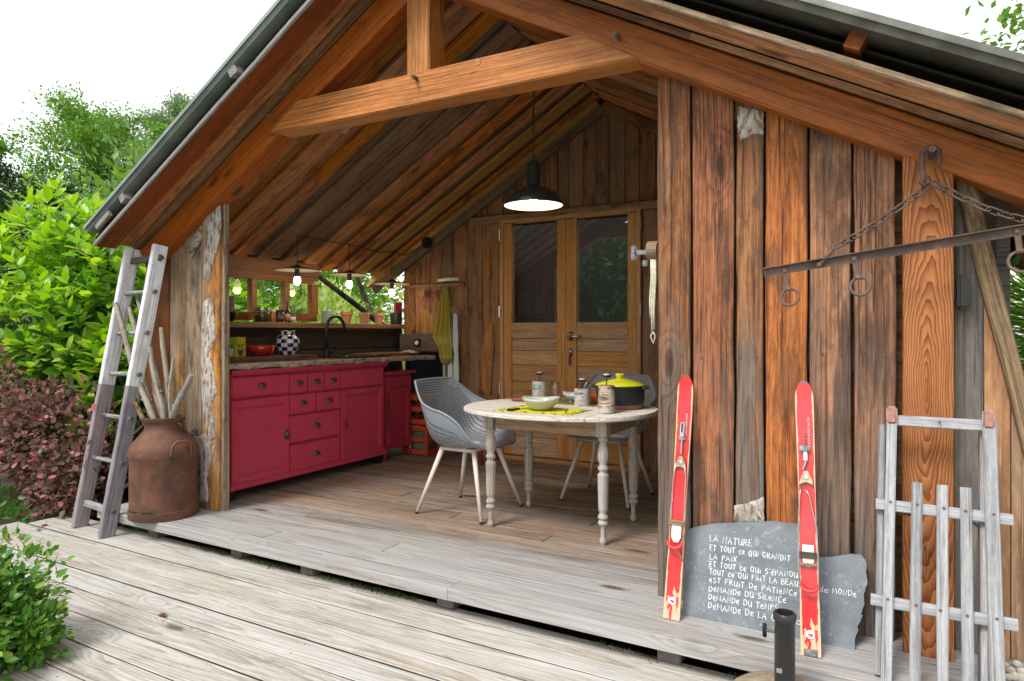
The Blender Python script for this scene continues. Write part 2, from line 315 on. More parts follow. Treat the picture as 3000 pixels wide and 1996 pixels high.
M['darkgrey'] = wood('dark_grey_wood', (.16, .14, .125), (.07, .06, .052), N=60, ringamt=.4, var=.2, stain=.4, crack=.4, bump=.4)
M['jamb'] = wood('old_jamb_wood', (.34, .25, .165), (.14, .088, .052), N=60, ringamt=.4, grit=.4, var=.15, stain=.75, crack=.4, bump=.4)
M['tabletop'] = wood('limed_table_wood', (.66, .60, .53), (.50, .42, .34), grey=(.55, .53, .50), ga=.1, N=55, ringamt=.4, fine=.4, var=.03, stain=.12, crack=.08, knots=.15, bump=.15, satv=.1)
M['tableleg'] = wood('worn_table_leg_wood', (.50, .42, .35), (.30, .235, .18), grey=(.48, .46, .44), ga=.35, N=50, ringamt=.35, var=.05, stain=.4, crack=.3, bump=.3, axis='Z', satv=.1)
M['apron'] = wood('worn_apron_wood', (.40, .27, .165), (.22, .135, .075), N=45, ringamt=.45, var=.06, stain=.4, crack=.2, bump=.25)
M['slab'] = wood('dark_chopping_slab', (.17, .075, .04), (.075, .032, .018), N=40, ringamt=.4, var=.1, stain=.5, bump=.3)
M['counter'] = wood('counter_wood', (.36, .19, .10), (.20, .095, .045), N=40, ringamt=.4, var=.1, stain=.4, bump=.3, axis='Y')
M['counter_bark'] = bark('counter_edge_bark', (.38, .335, .29), (.50, .39, .29), (.17, .13, .10), 26, 'X', .52)
M['whitepaint'] = wood('worn_white_paint', (.72, .73, .75), (.60, .60, .62), grey=(.34, .32, .31), ga=-.62, N=60, ringamt=.2, fine=.3, var=.03, stain=.22, crack=.5, knots=.2, rough=.6, bump=.2, satv=.05)
M['mauve'] = wood('mauve_stained_wood', (.40, .33, .355), (.25, .20, .215), grey=(.33, .31, .31), ga=.15, N=60, ringamt=.3, var=.08, stain=.35, crack=.4, knots=.2, rough=.75, bump=.3, satv=.3)
M['mauve_g'] = wood('grey_violet_stained_wood', (.28, .265, .285), (.17, .158, .17), grey=(.33, .32, .32), ga=.2, N=60, ringamt=.3, var=.05, stain=.35, crack=.4, knots=.2, rough=.75, bump=.3, satv=.1)
M['birchbark'] = bark('birch_bark', (.62, .59, .55), (.46, .42, .38), (.13, .105, .09), 26, 'Z', .54, .8, True)
M['birchpeel'] = bark('peeling_birch_bark', (.60, .42, .29), (.52, .48, .44), (.16, .11, .08), 24, 'Z', .52, .9, True)
M['whitebark'] = bark('peeling_white_bark', (.50, .475, .44), (.34, .29, .245), (.20, .125, .075), 42, 'Z', .49, .35)
M['greybark'] = bark('grey_bark', (.33, .30, .26), (.24, .195, .15), (.10, .08, .06), 22, 'X', .5, .8)
M['palebranch'] = bark('pale_branch_bark', (.37, .325, .26), (.27, .225, .17), (.13, .10, .075), 30, 'X', .58, .5)
M['greybranch'] = bark('grey_branch_bark', (.30, .28, .26), (.20, .185, .17), (.09, .075, .065), 30, 'X', .52, .7)
M['ribbranch'] = bark('ribbed_branch_bark', (.27, .20, .11), (.18, .125, .065), (.05, .035, .02), 40, 'X', .48, .9)
M['trunk'] = bark('tree_trunk_bark', (.13, .105, .08), (.09, .07, .052), (.035, .028, .022), 9, 'Z', .5)
M['birchtrunk'] = bark('birch_trunk_bark', (.62, .60, .57), (.5, .48, .45), (.10, .09, .08), 6, 'Z', .56, .4, True)
M['red'] = plain('raspberry_paint', (.55, .048, .096), .42, nz=.10, nscale=7, coat=.15)
M['redsmall'] = plain('raspberry_paint_old', (.40, .03, .06), .45, nz=.18, nscale=12)
M['orange'] = plain('orange_crate_plastic', (.46, .062, .018), .5, nz=.2)
M['black'] = plain('black_metal', (.012, .012, .013), .42)
M['blackpaint'] = plain('black_satin_tube', (.022, .024, .027), .38, nz=.3, nscale=14)
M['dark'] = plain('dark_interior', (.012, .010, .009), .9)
M['cuphandle'] = plain('dark_bronze', (.06, .054, .048), .35, .3, nz=.2)
M['steel'] = plain('brushed_steel', (.52, .51, .49), .32, .95, nz=.15)
M['hammered'] = plain('hammered_iron', (.30, .30, .30), .45, .8, nz=.5, nscale=60, bump=.6)
M['rust'] = rusty('rusty_can_metal', (.125, .053, .030), (.20, .085, .045), (.085, .046, .034))
M['rustdark'] = rusty('dark_rusty_iron', (.115, .072, .058), (.17, .105, .082), (.085, .058, .05), .75, 30)
M['rustpink'] = rusty('flaking_red_sheet', (.33, .15, .12), (.42, .27, .21), (.26, .10, .08), .8, 50)
M['chair'] = plain('grey_moulded_plastic', (.205, .225, .245), .45)
M['chairleg'] = plain('cream_leg_paint', (.62, .525, .465), .4, nz=.06)
M['roofmetal'] = plain('green_grey_sheet_underside', (.22, .265, .24), .40, .15, nz=.25, nscale=5)
M['roofmetal_r'] = plain('grey_sheet_underside', (.15, .145, .12), .42, .35, nz=.45, nscale=6)
M['roofedge'] = wood('grey_roof_edge_wood', (.30, .285, .265), (.16, .15, .14), N=60, var=.1, stain=.3, crack=.4, bump=.4)
M['lampgreen'] = plain('dark_enamel', (.028, .036, .034), .22, coat=.5)
M['lampwhite'] = plain('white_enamel', (.80, .78, .72), .4)
M['bulb'] = plain('lit_bulb', (1, .9, .75), .4, emit=((1, .80, .52), 4))
M['bulbbig'] = plain('lit_lamp_bulb', (1, .9, .75), .4, emit=((1, .76, .45), 5))
M['porcelain'] = plain('white_bulb_shade', (.36, .33, .29), .5)
M['ceramic'] = plain('celadon_glaze', (.44, .455, .385), .25, nz=.08, nscale=12, coat=.3)
M['ceramicblue'] = plain('pale_grey_glaze', (.44, .475, .475), .25, coat=.3)
M['redglaze'] = plain('red_glaze', (.55, .028, .014), .18, coat=.5)
M['orangeglaze'] = plain('orange_glaze', (.72, .12, .02), .25, coat=.3)
M['yellow'] = plain('chartreuse_glaze', (.56, .56, .012), .25, coat=.35)
M['potblack'] = plain('matt_black_stoneware', (.020, .021, .023), .55, nz=.25, nscale=40)
M['terracotta'] = plain('terracotta', (.46, .215, .12), .85, nz=.3, nscale=14, col2=(.40, .24, .155))
M['clayred'] = plain('bare_clay', (.30, .125, .07), .8, nz=.2)
M['towel'] = plain('mustard_cloth', (.42, .35, .030), .9, nz=.12, nscale=120, bump=.2)
M['rope'] = plain('cream_rope', (.66, .62, .48), .9, nz=.3, nscale=90, bump=.5)
M['whiteplastic'] = plain('white_plastic', (.75, .75, .73), .4, nz=.1)
M['leather'] = plain('tan_leather', (.33, .20, .085), .6, nz=.3, nscale=60)
M['leatherdark'] = plain('dark_leather', (.075, .045, .028), .6, nz=.3, nscale=60)
M['redrubber'] = plain('red_tube', (.62, .045, .04), .4)
M['cone'] = plain('pine_cone_scales', (.075, .045, .028), .8, nz=.5)
M['wax'] = plain('white_wax', (.82, .80, .76), .5)
M['stone'] = plain('umbrella_stone_base', (.33, .265, .19), .85, nz=.4, nscale=26, bump=.5)
M['pebble'] = plain('cream_pebble', (.62, .57, .46), .8, nz=.25, nscale=30, var=.15)
M['glass'] = glassmat('window_glass', (.93, .96, .94), 1.0)
M['doorglass'] = glassmat('dark_room_glass', (.62, .66, .64), 3.0, base=.17)
M['tumbler'] = glassmat('tumbler_glass', (.96, .97, .97), 1.3)
M['jarglass'] = glassmat('jar_glass', (.72, .72, .70), 1.5)
M['honey'] = plain('honey_jar', (.33, .135, .02), .2, coat=.5)
M['darkjar'] = plain('dark_jam_jar', (.035, .026, .022), .25, coat=.3)
M['bottle'] = plain('dark_bottle_glass', (.018, .010, .008), .12, coat=.5)
M['label_pink'] = plain('pink_paper', (.46, .26, .25), .7, nz=.3, nscale=70)
M['label_white'] = plain('cream_paper', (.62, .60, .48), .7, nz=.1)
M['ink'] = plain('black_ink', (.015, .015, .015), .6)
M['chalk'] = plain('white_chalk_paint', (.78, .79, .79), .8)
M['soil'] = plain('dark_soil', (.05, .038, .026), .95, nz=.5, nscale=12, bump=.6)
M['grass'] = plain('lawn', (.05, .105, .022), .9, nz=.55, nscale=3, col2=(.075, .12, .03), bump=.5)
M['laurel'] = leafmat('laurel_leaf', (.30, .52, .045), (.15, .36, .03), .32, .4, c3=(.42, .60, .07), spec=.5)
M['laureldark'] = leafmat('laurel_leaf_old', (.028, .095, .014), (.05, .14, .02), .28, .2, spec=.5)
M['pear'] = leafmat('pear_leaf', (.24, .37, .06), (.15, .29, .05), .4, .4, c3=(.36, .43, .09))
M['loro'] = leafmat('plum_leaf', (.20, .085, .08), (.12, .12, .065), .45, .35, c3=(.46, .20, .185))
M['pink'] = leafmat('pink_blossom', (.52, .05, .19), (.45, .09, .22), .5, .3)
M['ivy'] = leafmat('ivy_leaf', (.08, .23, .035), (.12, .30, .05), .4, .3)
M['bush'] = leafmat('cotoneaster_leaf', (.15, .33, .045), (.075, .22, .035), .38, .35, c3=(.28, .42, .07))
M['oakleaf'] = leafmat('maple_tree_leaf', (.17, .33, .045), (.10, .23, .035), .5, .4)
M['darkleaf'] = leafmat('dark_evergreen_leaf', (.018, .052, .014), (.032, .075, .02), .5, .2)
M['birchleaf'] = leafmat('birch_leaf', (.18, .28, .10), (.13, .23, .075), .5, .35)
M['ashleaf'] = leafmat('ash_leaf', (.20, .37, .07), (.13, .28, .045), .5, .4)
M['paleleaf'] = leafmat('pale_shrub_leaf', (.46, .56, .16), (.30, .46, .09), .5, .5, c3=(.70, .68, .42))
M['bamboo'] = leafmat('bamboo_leaf', (.18, .36, .05), (.11, .26, .04), .5, .4, c3=(.32, .42, .08))
M['edge'] = plain('grimy_shaded_board_edge', (.045, .04, .034), .9, nz=.4)  # board sides: grime plus the shade of the gaps, painted into one dark colour
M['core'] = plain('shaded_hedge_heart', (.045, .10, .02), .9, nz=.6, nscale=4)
M['moss'] = leafmat('moss', (.10, .125, .015), (.055, .08, .01), .9, .1)
M['deadleaf'] = leafmat('dead_leaf', (.22, .07, .03), (.13, .06, .035), .7, .2)
# ------------------------------------------------------------------ the place: ground, decks
Xr, tl, tr = -2.04, .58, .54                      # ridge line, left and right roof slopes
def zdeck(x): return 3.02 - (tl * (Xr - x) if x < Xr else tr * (x - Xr))      # underside of roof boards
Yf, Ys, Yb = 2.79, 2.43, 5.20                     # facade face, step edge, back wall face
g = MB(); n = 40
for i in range(n + 1):
    for j in range(n + 1):
        x = -150 + 300 * i / n; y = -150 + 300 * j / n; g.v.append(Vector((x, y, -.30)))
for i in range(n):
    for j in range(n): g.f.append((i * (n + 1) + j, (i + 1) * (n + 1) + j, (i + 1) * (n + 1) + j + 1, i * (n + 1) + j + 1))
tag(g.build('ground', M['grass']), 'green lawn and soil round the cabin', kind='structure')
bed = MB()
for i in range(13):
    for j in range(13): bed.v.append(Vector((-9 + 3.9 * i / 12, .6 + 8 * j / 12, -.24 + random.uniform(-.02, .05))))
for i in range(12):
    for j in range(12): bed.f.append((i * 13 + j, (i + 1) * 13 + j, (i + 1) * 13 + j + 1, i * 13 + j + 1))
tag(bed.build('planting_bed', M['soil'], smooth=True), 'dark soil under the shrubs', kind='structure')
deck = tag(MB().box((-1.6, .55, -.235), (6.6, 3.9, .05)).build('lower_deck', M['dark']), 'bleached plank terrace in front of the step', kind='structure')
ys = [2.535, 2.447, 2.280, 2.125, 1.975, 1.825, 1.663, 1.508, 1.355] + [1.355 - .156 * k for k in range(1, 16)]
for a0, b0 in zip(ys[:-1], ys[1:]):
    gap = random.uniform(.005, .009); yc = (a0 + b0) / 2
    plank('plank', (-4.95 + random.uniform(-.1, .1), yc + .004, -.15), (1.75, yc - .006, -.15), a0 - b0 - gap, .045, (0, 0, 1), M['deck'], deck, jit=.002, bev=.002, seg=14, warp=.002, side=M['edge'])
porch = tag(MB().box((-1.9, 3.9, -.10), (5.0, 2.5, .06)).build('porch_floor', M['dark']), 'raised plank floor of the open porch', kind='structure')
sc_w = MB()
for a0, b0 in zip(ys[:-1], ys[1:]):
    for x in [-4.5 + .62 * k for k in range(10)]:
        for f in (.22, .78):
            if random.random() < .8: sc_w.lathe([(.0045, -.1272), (.0005, -.1268)], 7, (x + random.uniform(-.02, .02), a0 + (b0 - a0) * (f + random.uniform(-.06, .06)), 0))
tag(sc_w.build('screw_heads', M['rustdark'], deck, Matrix.Identity(4)), kind='stuff')
ys = [2.425, 2.537, 2.675, 2.825, 2.962, 3.10, 3.215, 3.345] + [3.345 + .139 * k for k in range(1, 15)]
cuts = {0: [-1.68], 1: [-2.97], 2: [-2.256], 4: [-3.1], 6: [-1.61], 7: [-2.3], 9: [-2.9, -1.5], 11: [-2.2]}
for i, (a0, b0) in enumerate(zip(ys[:-1], ys[1:])):
    xs = [-4.42 if a0 > 2.6 else -4.36] + cuts.get(i, []) + [.95]; yc = (a0 + b0) / 2
    for c0, c1 in zip(xs[:-1], xs[1:]):
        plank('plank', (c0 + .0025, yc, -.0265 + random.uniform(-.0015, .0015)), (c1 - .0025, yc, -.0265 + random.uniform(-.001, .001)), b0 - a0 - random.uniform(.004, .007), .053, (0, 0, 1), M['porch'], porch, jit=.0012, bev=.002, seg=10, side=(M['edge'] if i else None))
for u, v in ((450, 1568), (694, 1625), (1305, 1765), (1960, 1935), (900, 1690)):
    x = hit(u, v, Y=2.5).x; MB().box((x, 2.545, -.09), (.09, .10, .072), bev=.004).build('support_block', M['darkgrey'], porch, Matrix.Identity(4))

MB().box((-1.9, 3.9, -.285), (6.2, 2.95, .03)).build('soil_below', M['soil'], porch, Matrix.Identity(4))
# ------------------------------------------------------------------ the cabin
cab = thing('cabin', 'timber cabin with open gabled porch and rough plank walls', 'cabin', (-2.04, 2.8, 0))
I4 = Matrix.Identity(4)
# front wall, right: hidden batten holds the planks
fw = MB().box((-.40, 2.865, 1.02), (.86, .03, .10)).build('front_wall', M['darkgrey'], cab, I4)
bx = [-.857, -.708, -.536, -.422, -.265, -.115, .030]
for k, (a0, b0) in enumerate(zip(bx[:-1], bx[1:])):
    zt = zdeck((a0 + b0) / 2) - .06; gp = .008
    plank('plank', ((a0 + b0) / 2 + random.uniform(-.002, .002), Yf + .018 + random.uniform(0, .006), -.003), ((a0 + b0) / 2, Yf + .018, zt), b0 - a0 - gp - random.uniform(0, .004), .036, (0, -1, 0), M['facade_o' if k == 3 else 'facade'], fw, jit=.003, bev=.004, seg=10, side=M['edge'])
for k, (a0, b0) in enumerate(zip(bx[:-1], bx[1:])):
    for zz in (1.03, .11):
        for f in (.28, .72):
            MB().lathe([(.0005, .0035), (.0035, .0025), (.005, 0)], 8).build('nail', M['rustdark'], fw, frame((a0 + (b0 - a0) * f + random.uniform(-.01, .01), Yf + .001, zz + random.uniform(-.02, .02)), (1, 0, 0), (0, -1, 0)))
# patches of old bark left on the planks
def barkpatch(pts, Y, mat, par, t=.010):
    c = sum((Vector(p) for p in pts), Vector()) / len(pts); mb = MB(); n = len(pts); out = []
    for i in range(n):
        p, q = Vector(pts[i]), Vector(pts[(i + 1) % n]); out.append(p)
        for f in (.2, .4, .6, .8):
            d = p.lerp(q, f); out.append(d + (d - c).normalized() * random.uniform(-.004, .004))
    n = len(out); m = [p + (c - p).normalized() * .006 for p in out]
    vs = out + [Vector((p.x, p.y - t * .4 * random.uniform(.8, 1.2), p.z)) for p in m] + [Vector((c.x, c.y - t * .4, c.z))]
    fs = [(i, (i + 1) % n, n + (i + 1) % n, n + i) for i in range(n)] + [(n + i, n + (i + 1) % n, 2 * n) for i in range(n)]
    o = mb.add(vs, fs).build('bark_patch', mat, par, I4, smooth=True); return o
def pxp(L, Y): return [hit(u, v, Y=Y) for u, v in L]
barkpatch(pxp([(2165, 310), (2236, 328), (2238, 392), (2200, 395), (2170, 412), (2160, 370)], Yf - .002), Yf, M['whitebark'], fw)
barkpatch(pxp([(2150, 1482), (2190, 1475), (2237, 1455), (2238, 1530), (2150, 1530)], Yf - .002), Yf, M['whitebark'], fw)
# front wall, left
lw = MB().box((-4.05, 2.875, 1.3), (.8, .03, .10)).build('left_front_wall', M['darkgrey'], cab, I4)
for (a0, b0, mat, pr) in ((-4.43, -4.165, 'redplank', .0), (-4.16, -4.005, 'facade_l', .004), (-4.0, -3.815, 'jamb', .012), (-3.81, -3.645, 'facade_l', .022)):
    zt = 2.85 - tl * (Xr - (a0 + b0) / 2) + .12
    plank('plank', ((a0 + b0) / 2, Yf + .018 - pr, .0 + (.02 if pr < .01 else 0)), ((a0 + b0) / 2, Yf + .018 - pr, zt), b0 - a0 - .004, .036, (0, -1, 0), M[mat], lw, jit=.005, bev=.009, seg=10)
YL = Yf - .024
for L, mt in (([(600, 640), (645, 600), (648, 660), (640, 720), (625, 770), (608, 830), (598, 800)], 'whitebark'), ([(598, 880), (622, 870), (628, 930), (632, 990), (615, 1030), (600, 1100), (592, 1060), (590, 960)], 'whitebark'),
              ([(590, 1020), (612, 1010), (636, 1150), (618, 1180), (632, 1280), (608, 1300), (592, 1190)], 'whitebark'), ([(575, 1280), (600, 1270), (630, 1310), (606, 1400), (612, 1468), (578, 1475), (572, 1380)], 'whitebark'),
              ([(555, 1270), (575, 1250), (577, 1480), (556, 1486)], 'greybark'), ([(548, 720), (590, 660), (592, 700), (560, 760)], 'greybark')):
    barkpatch(pxp(L, YL), YL, M[mt], lw, .012)
jb = plank('jamb', (-3.634, 2.812, 0), (-3.634, 2.812, 2.0), .040, .026, (1, 0, 0), M['jamb'], cab, jit=.002)
# corner post of the right wall
pst = plank('corner_post', (.121, 2.792, .0), (.121, 2.792, 1.80), .150, .15, (0, -1, 0), M['post'], cab, jit=.001, bev=.004, seg=8)
MB().tube([(.128, 2.74, 1.717), (.128, 2.60, 1.722)], .011, 10).build('peg', M['rustdark'], cab, I4)
# wall beyond the post, with a leaning edge timber
rw = MB().box((.40, 2.90, .9), (.34, .02, .08)).build('right_front_wall', M['darkgrey'], cab, I4)
plank('plank', (.246, 2.845, -.003), (.246, 2.845, 1.70), .085, .03, (0, -1, 0), M['darkgrey'], rw)
for a0, b0, h0, h1 in ((.292, .365, 1.42, 1.08), (.368, .445, 1.07, .75), (.448, .53, .74, .40)):
    MB().prism([(a0, 2.835, 0), (b0, 2.835, 0), (b0, 2.835, h1), (a0, 2.835, h0)], (0, .03, 0)).build('plank', M['facade_lv'], rw, I4)
plank('edge_timber', (.565, 2.83, 0.02), (.225, 2.83, 1.68), .055, .075, (0, -1, 0), M['jamb'], rw, jit=.003, bev=.006)
# inner side of the right wall, back wall, kitchen wall
rin = MB().box((-.30, 2.905, 1.0), (1.15, .012, 2.0)).build('inner_lining', M['backwall'], cab, I4)
side = MB().box((.36, 4.1, .85), (.04, 2.3, 1.7)).build('right_side_wall', M['darkgrey'], cab, I4)
bw = MB().box((-2.4, 5.30, 2.45), (3.4, .03, .75)).build('back_wall', M['dark'], cab, I4)
x = -4.12
while x < -3.03:
    w = random.uniform(.11, .19); w = w if x + w < -3.06 else -3.025 - x
    plank('plank', (x + w / 2, Yb + .02 + random.uniform(-.012, .008), .0 if x > -3.75 else .93), (x + w / 2, Yb + .02, min(2.16, zdeck(x + w / 2) - .02)), w - .005, .03, (0, -1, 0), M['backwall'], bw, jit=.006, bev=.007, seg=9); x += w
x = -3.30
while x < -.9:
    w = random.uniform(.11, .17); c = x + w / 2
    plank('plank', (c, Yb + .03 + random.uniform(-.006, .006), 2.14), (c, Yb + .03, zdeck(c) - .01), w - .005, .03, (0, -1, 0), M['backwall'], bw, jit=.003, bev=.006); x += w
for a0, b0 in ((-1.715, -1.53), (-1.525, -1.36), (-1.355, -1.17), (-1.165, -1.0), (-.995, -.8)):
    plank('plank', ((a0 + b0) / 2, Yb + .02, 0), ((a0 + b0) / 2, Yb + .02, 2.10), b0 - a0 - .004, .04, (0, -1, 0), M['backwall'], bw, jit=.006, bev=.01, seg=9)
plank('lintel', (-3.32, Yb + .0, 2.125), (-.8, Yb + .0, 2.125), .07, .06, (0, -1, 0), M['backwall'], cab, jit=.004)
plank('rail', (-4.12, Yb - .005, 1.56), (-3.40, Yb - .005, 1.56), .035, .03, (0, -1, 0), M['backwall'], bw)
for k, (xa, za) in enumerate(((-3.79, 1.31), (-3.55, 1.33))):
    barkpatch([(xa - .11, 5.185, za - .33), (xa + .1, 5.185, za - .33), (xa + .11, 5.185, za - .02), (xa + .04, 5.185, za + .03), (xa - .04, 5.185, za + .02), (xa - .10, 5.185, za + .04)], 0, M['facade_lv'], bw, .008)
barkpatch([(-3.22, 5.18, .60), (-3.12, 5.18, .55), (-3.08, 5.18, 1.0), (-3.10, 5.18, 1.22), (-3.16, 5.18, 1.16), (-3.2, 5.18, 1.05)], 0, M['facade_lv'], bw, .008)
barkpatch([(-3.18, 5.18, 1.6), (-3.12, 5.18, 1.62), (-3.12, 5.18, 1.9), (-3.17, 5.18, 1.88)], 0, M['facade_lv'], bw, .006)
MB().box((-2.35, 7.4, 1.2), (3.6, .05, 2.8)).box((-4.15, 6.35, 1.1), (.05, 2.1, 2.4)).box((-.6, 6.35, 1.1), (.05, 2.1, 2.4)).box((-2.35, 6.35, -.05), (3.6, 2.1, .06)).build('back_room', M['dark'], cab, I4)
# left (kitchen) wall
kw = MB().box((-4.40, 4.1, .55), (.05, 2.6, 1.1)).build('kitchen_wall', M['darkgrey'], cab, I4)
for z0, z1 in ((.02, .25), (.255, .5), (.505, .76), (.765, .965), (.97, 1.175)):
    plank('plank', (-4.345, 2.84, (z0 + z1) / 2), (-4.345, 5.40, (z0 + z1) / 2), z1 - z0 - .003, .03, (1, 0, 0), M['leftwall'], kw)
plank('plank', (-4.13, 5.17, 1.02), (-3.58, 5.17, 1.02), .17, .02, (0, -1, 0), M['leftwall'], kw)
wn = plank('wall_plate', (-4.35, 2.84, 1.632), (-4.35, 4.28, 1.632), .145, .07, (1, 0, 0), M['winframe'], cab, jit=.001)
win = MB().box((-4.34, 3.55, 1.245), (.05, 1.42, .065)).box((-4.34, 4.235, 1.40), (.052, .075, .26)).box((-4.34, 3.53, 1.548), (.05, 1.40, .028)).build('window', M['winframe'], cab, I4)
for y in (3.595, 3.925, 3.03):
    MB().box((-4.335, y, 1.405), (.055, .05, .26)).build('mullion', M['winframe'], win, I4)
for y0, y1 in ((3.055, 3.57), (3.62, 3.90), (3.95, 4.197)):
    MB().add([(-4.345, y0, 1.275), (-4.345, y1, 1.275), (-4.345, y1, 1.535), (-4.345, y0, 1.535)], [(0, 1, 2, 3)]).build('pane', M['glass'], win, I4)
plank('red_post', (-4.36, 5.42, .2), (-4.36, 5.42, 1.42), .07, .05, (1, -.6, 0), M['redsmall'], cab)
# ------------------------------------------------------------------ door
dr = MB().box((-2.995, 5.20, 1.06), (.035, .07, 2.10)).box((-1.735, 5.20, 1.06), (.035, .07, 2.10)).box((-2.365, 5.20, 2.095), (1.225, .07, .03)).build('door', M['oak_v'], cab, I4)
def leaf(x0, x1, px0, px1):
    zt, zb = 2.075, .045; pt, pb = hit(1570, 650, Y=5.2).z, hit(1570, 945, Y=5.2).z; y = 5.195
    lf = MB().box(((x0 + px0) / 2, y, (zt + zb) / 2), (px0 - x0, .05, zt - zb), bev=.003).box(((x1 + px1) / 2, y, (zt + zb) / 2), (x1 - px1, .05, zt - zb), bev=.003).build('leaf', M['oak_v'], dr, I4)
    w = px1 - px0; c = (px0 + px1) / 2
    MB().box((c, y, (zt + pt) / 2), (w, .045, zt - pt), bev=.003).build('rail', M['oak'], dr, I4)
    MB().box((c, y, pb - .07), (w, .045, .135), bev=.003).build('rail', M['oak_low'], dr, I4)
    zz = pb - .14; k = 0
    while zz > .27:
        h = .105 + .02 * (k % 3); h = min(h, zz - .20)
        MB().box((c, y + .006 - .004 * (k % 2), zz - h / 2), (w, .03, h - .004), bev=.004).build('panel', M['oak_low'], dr, I4); zz -= h; k += 1
    MB().box((c, y, (zz + zb) / 2), (w, .045, zz - zb - .003), bev=.003).build('rail', M['oak_low'], dr, I4)
    MB().add([(px0, y + .008, pb), (px1, y + .008, pb), (px1, y + .008, pt), (px0, y + .008, pt)], [(0, 1, 2, 3)]).build('pane', M['doorglass'], dr, I4)
xa, xb = hit(1503, 800, Y=5.2).x, hit(1636, 800, Y=5.2).x; xc, xd = hit(1693, 800, Y=5.2).x, hit(1842, 800, Y=5.2).x
leaf(-2.975, -2.392, xa, xb); leaf(-2.386, -1.755, xc, xd)
MB().box((-2.389, 5.165, 1.06), (.032, .016, 2.02), bev=.003).build('astragal', M['oak_v'], dr, I4)
hx = hit(1670, 985, Y=5.15)
hd = MB().box((hx.x, 5.163, hx.z), (.035, .012, .075), bev=.004).box((hx.x, 5.163, hx.z - .135), (.035, .012, .065), bev=.004).tube([(hx.x, 5.16, hx.z), (hx.x, 5.10, hx.z), (hx.x + .02, 5.09, hx.z), (hx.x + .12, 5.09, hx.z - .004)], .010, 8).build('handle', M['steel'], dr, I4, smooth=True)
MB().box((hx.x - .002, 5.145, hx.z - .205), (.02, .008, .08), bev=.003).tube([(hx.x, 5.15, hx.z - .13), (hx.x, 5.14, hx.z - .17)], .004, 6).build('key_fob', plain('key_fob_red', (.16, .03, .02), .5), dr, I4)
for xh in (-3.012, -1.715):
    for zh in (.62, 1.3, 1.98, .12): MB().tube([(xh, 5.16, zh - .05), (xh, 5.16, zh + .05)], .008, 8).build('hinge', M['steel'], dr, I4)
MB().box((-2.36, 5.19, .018), (1.3, .1, .036), bev=.004).build('threshold', M['oak_low'], dr, I4)
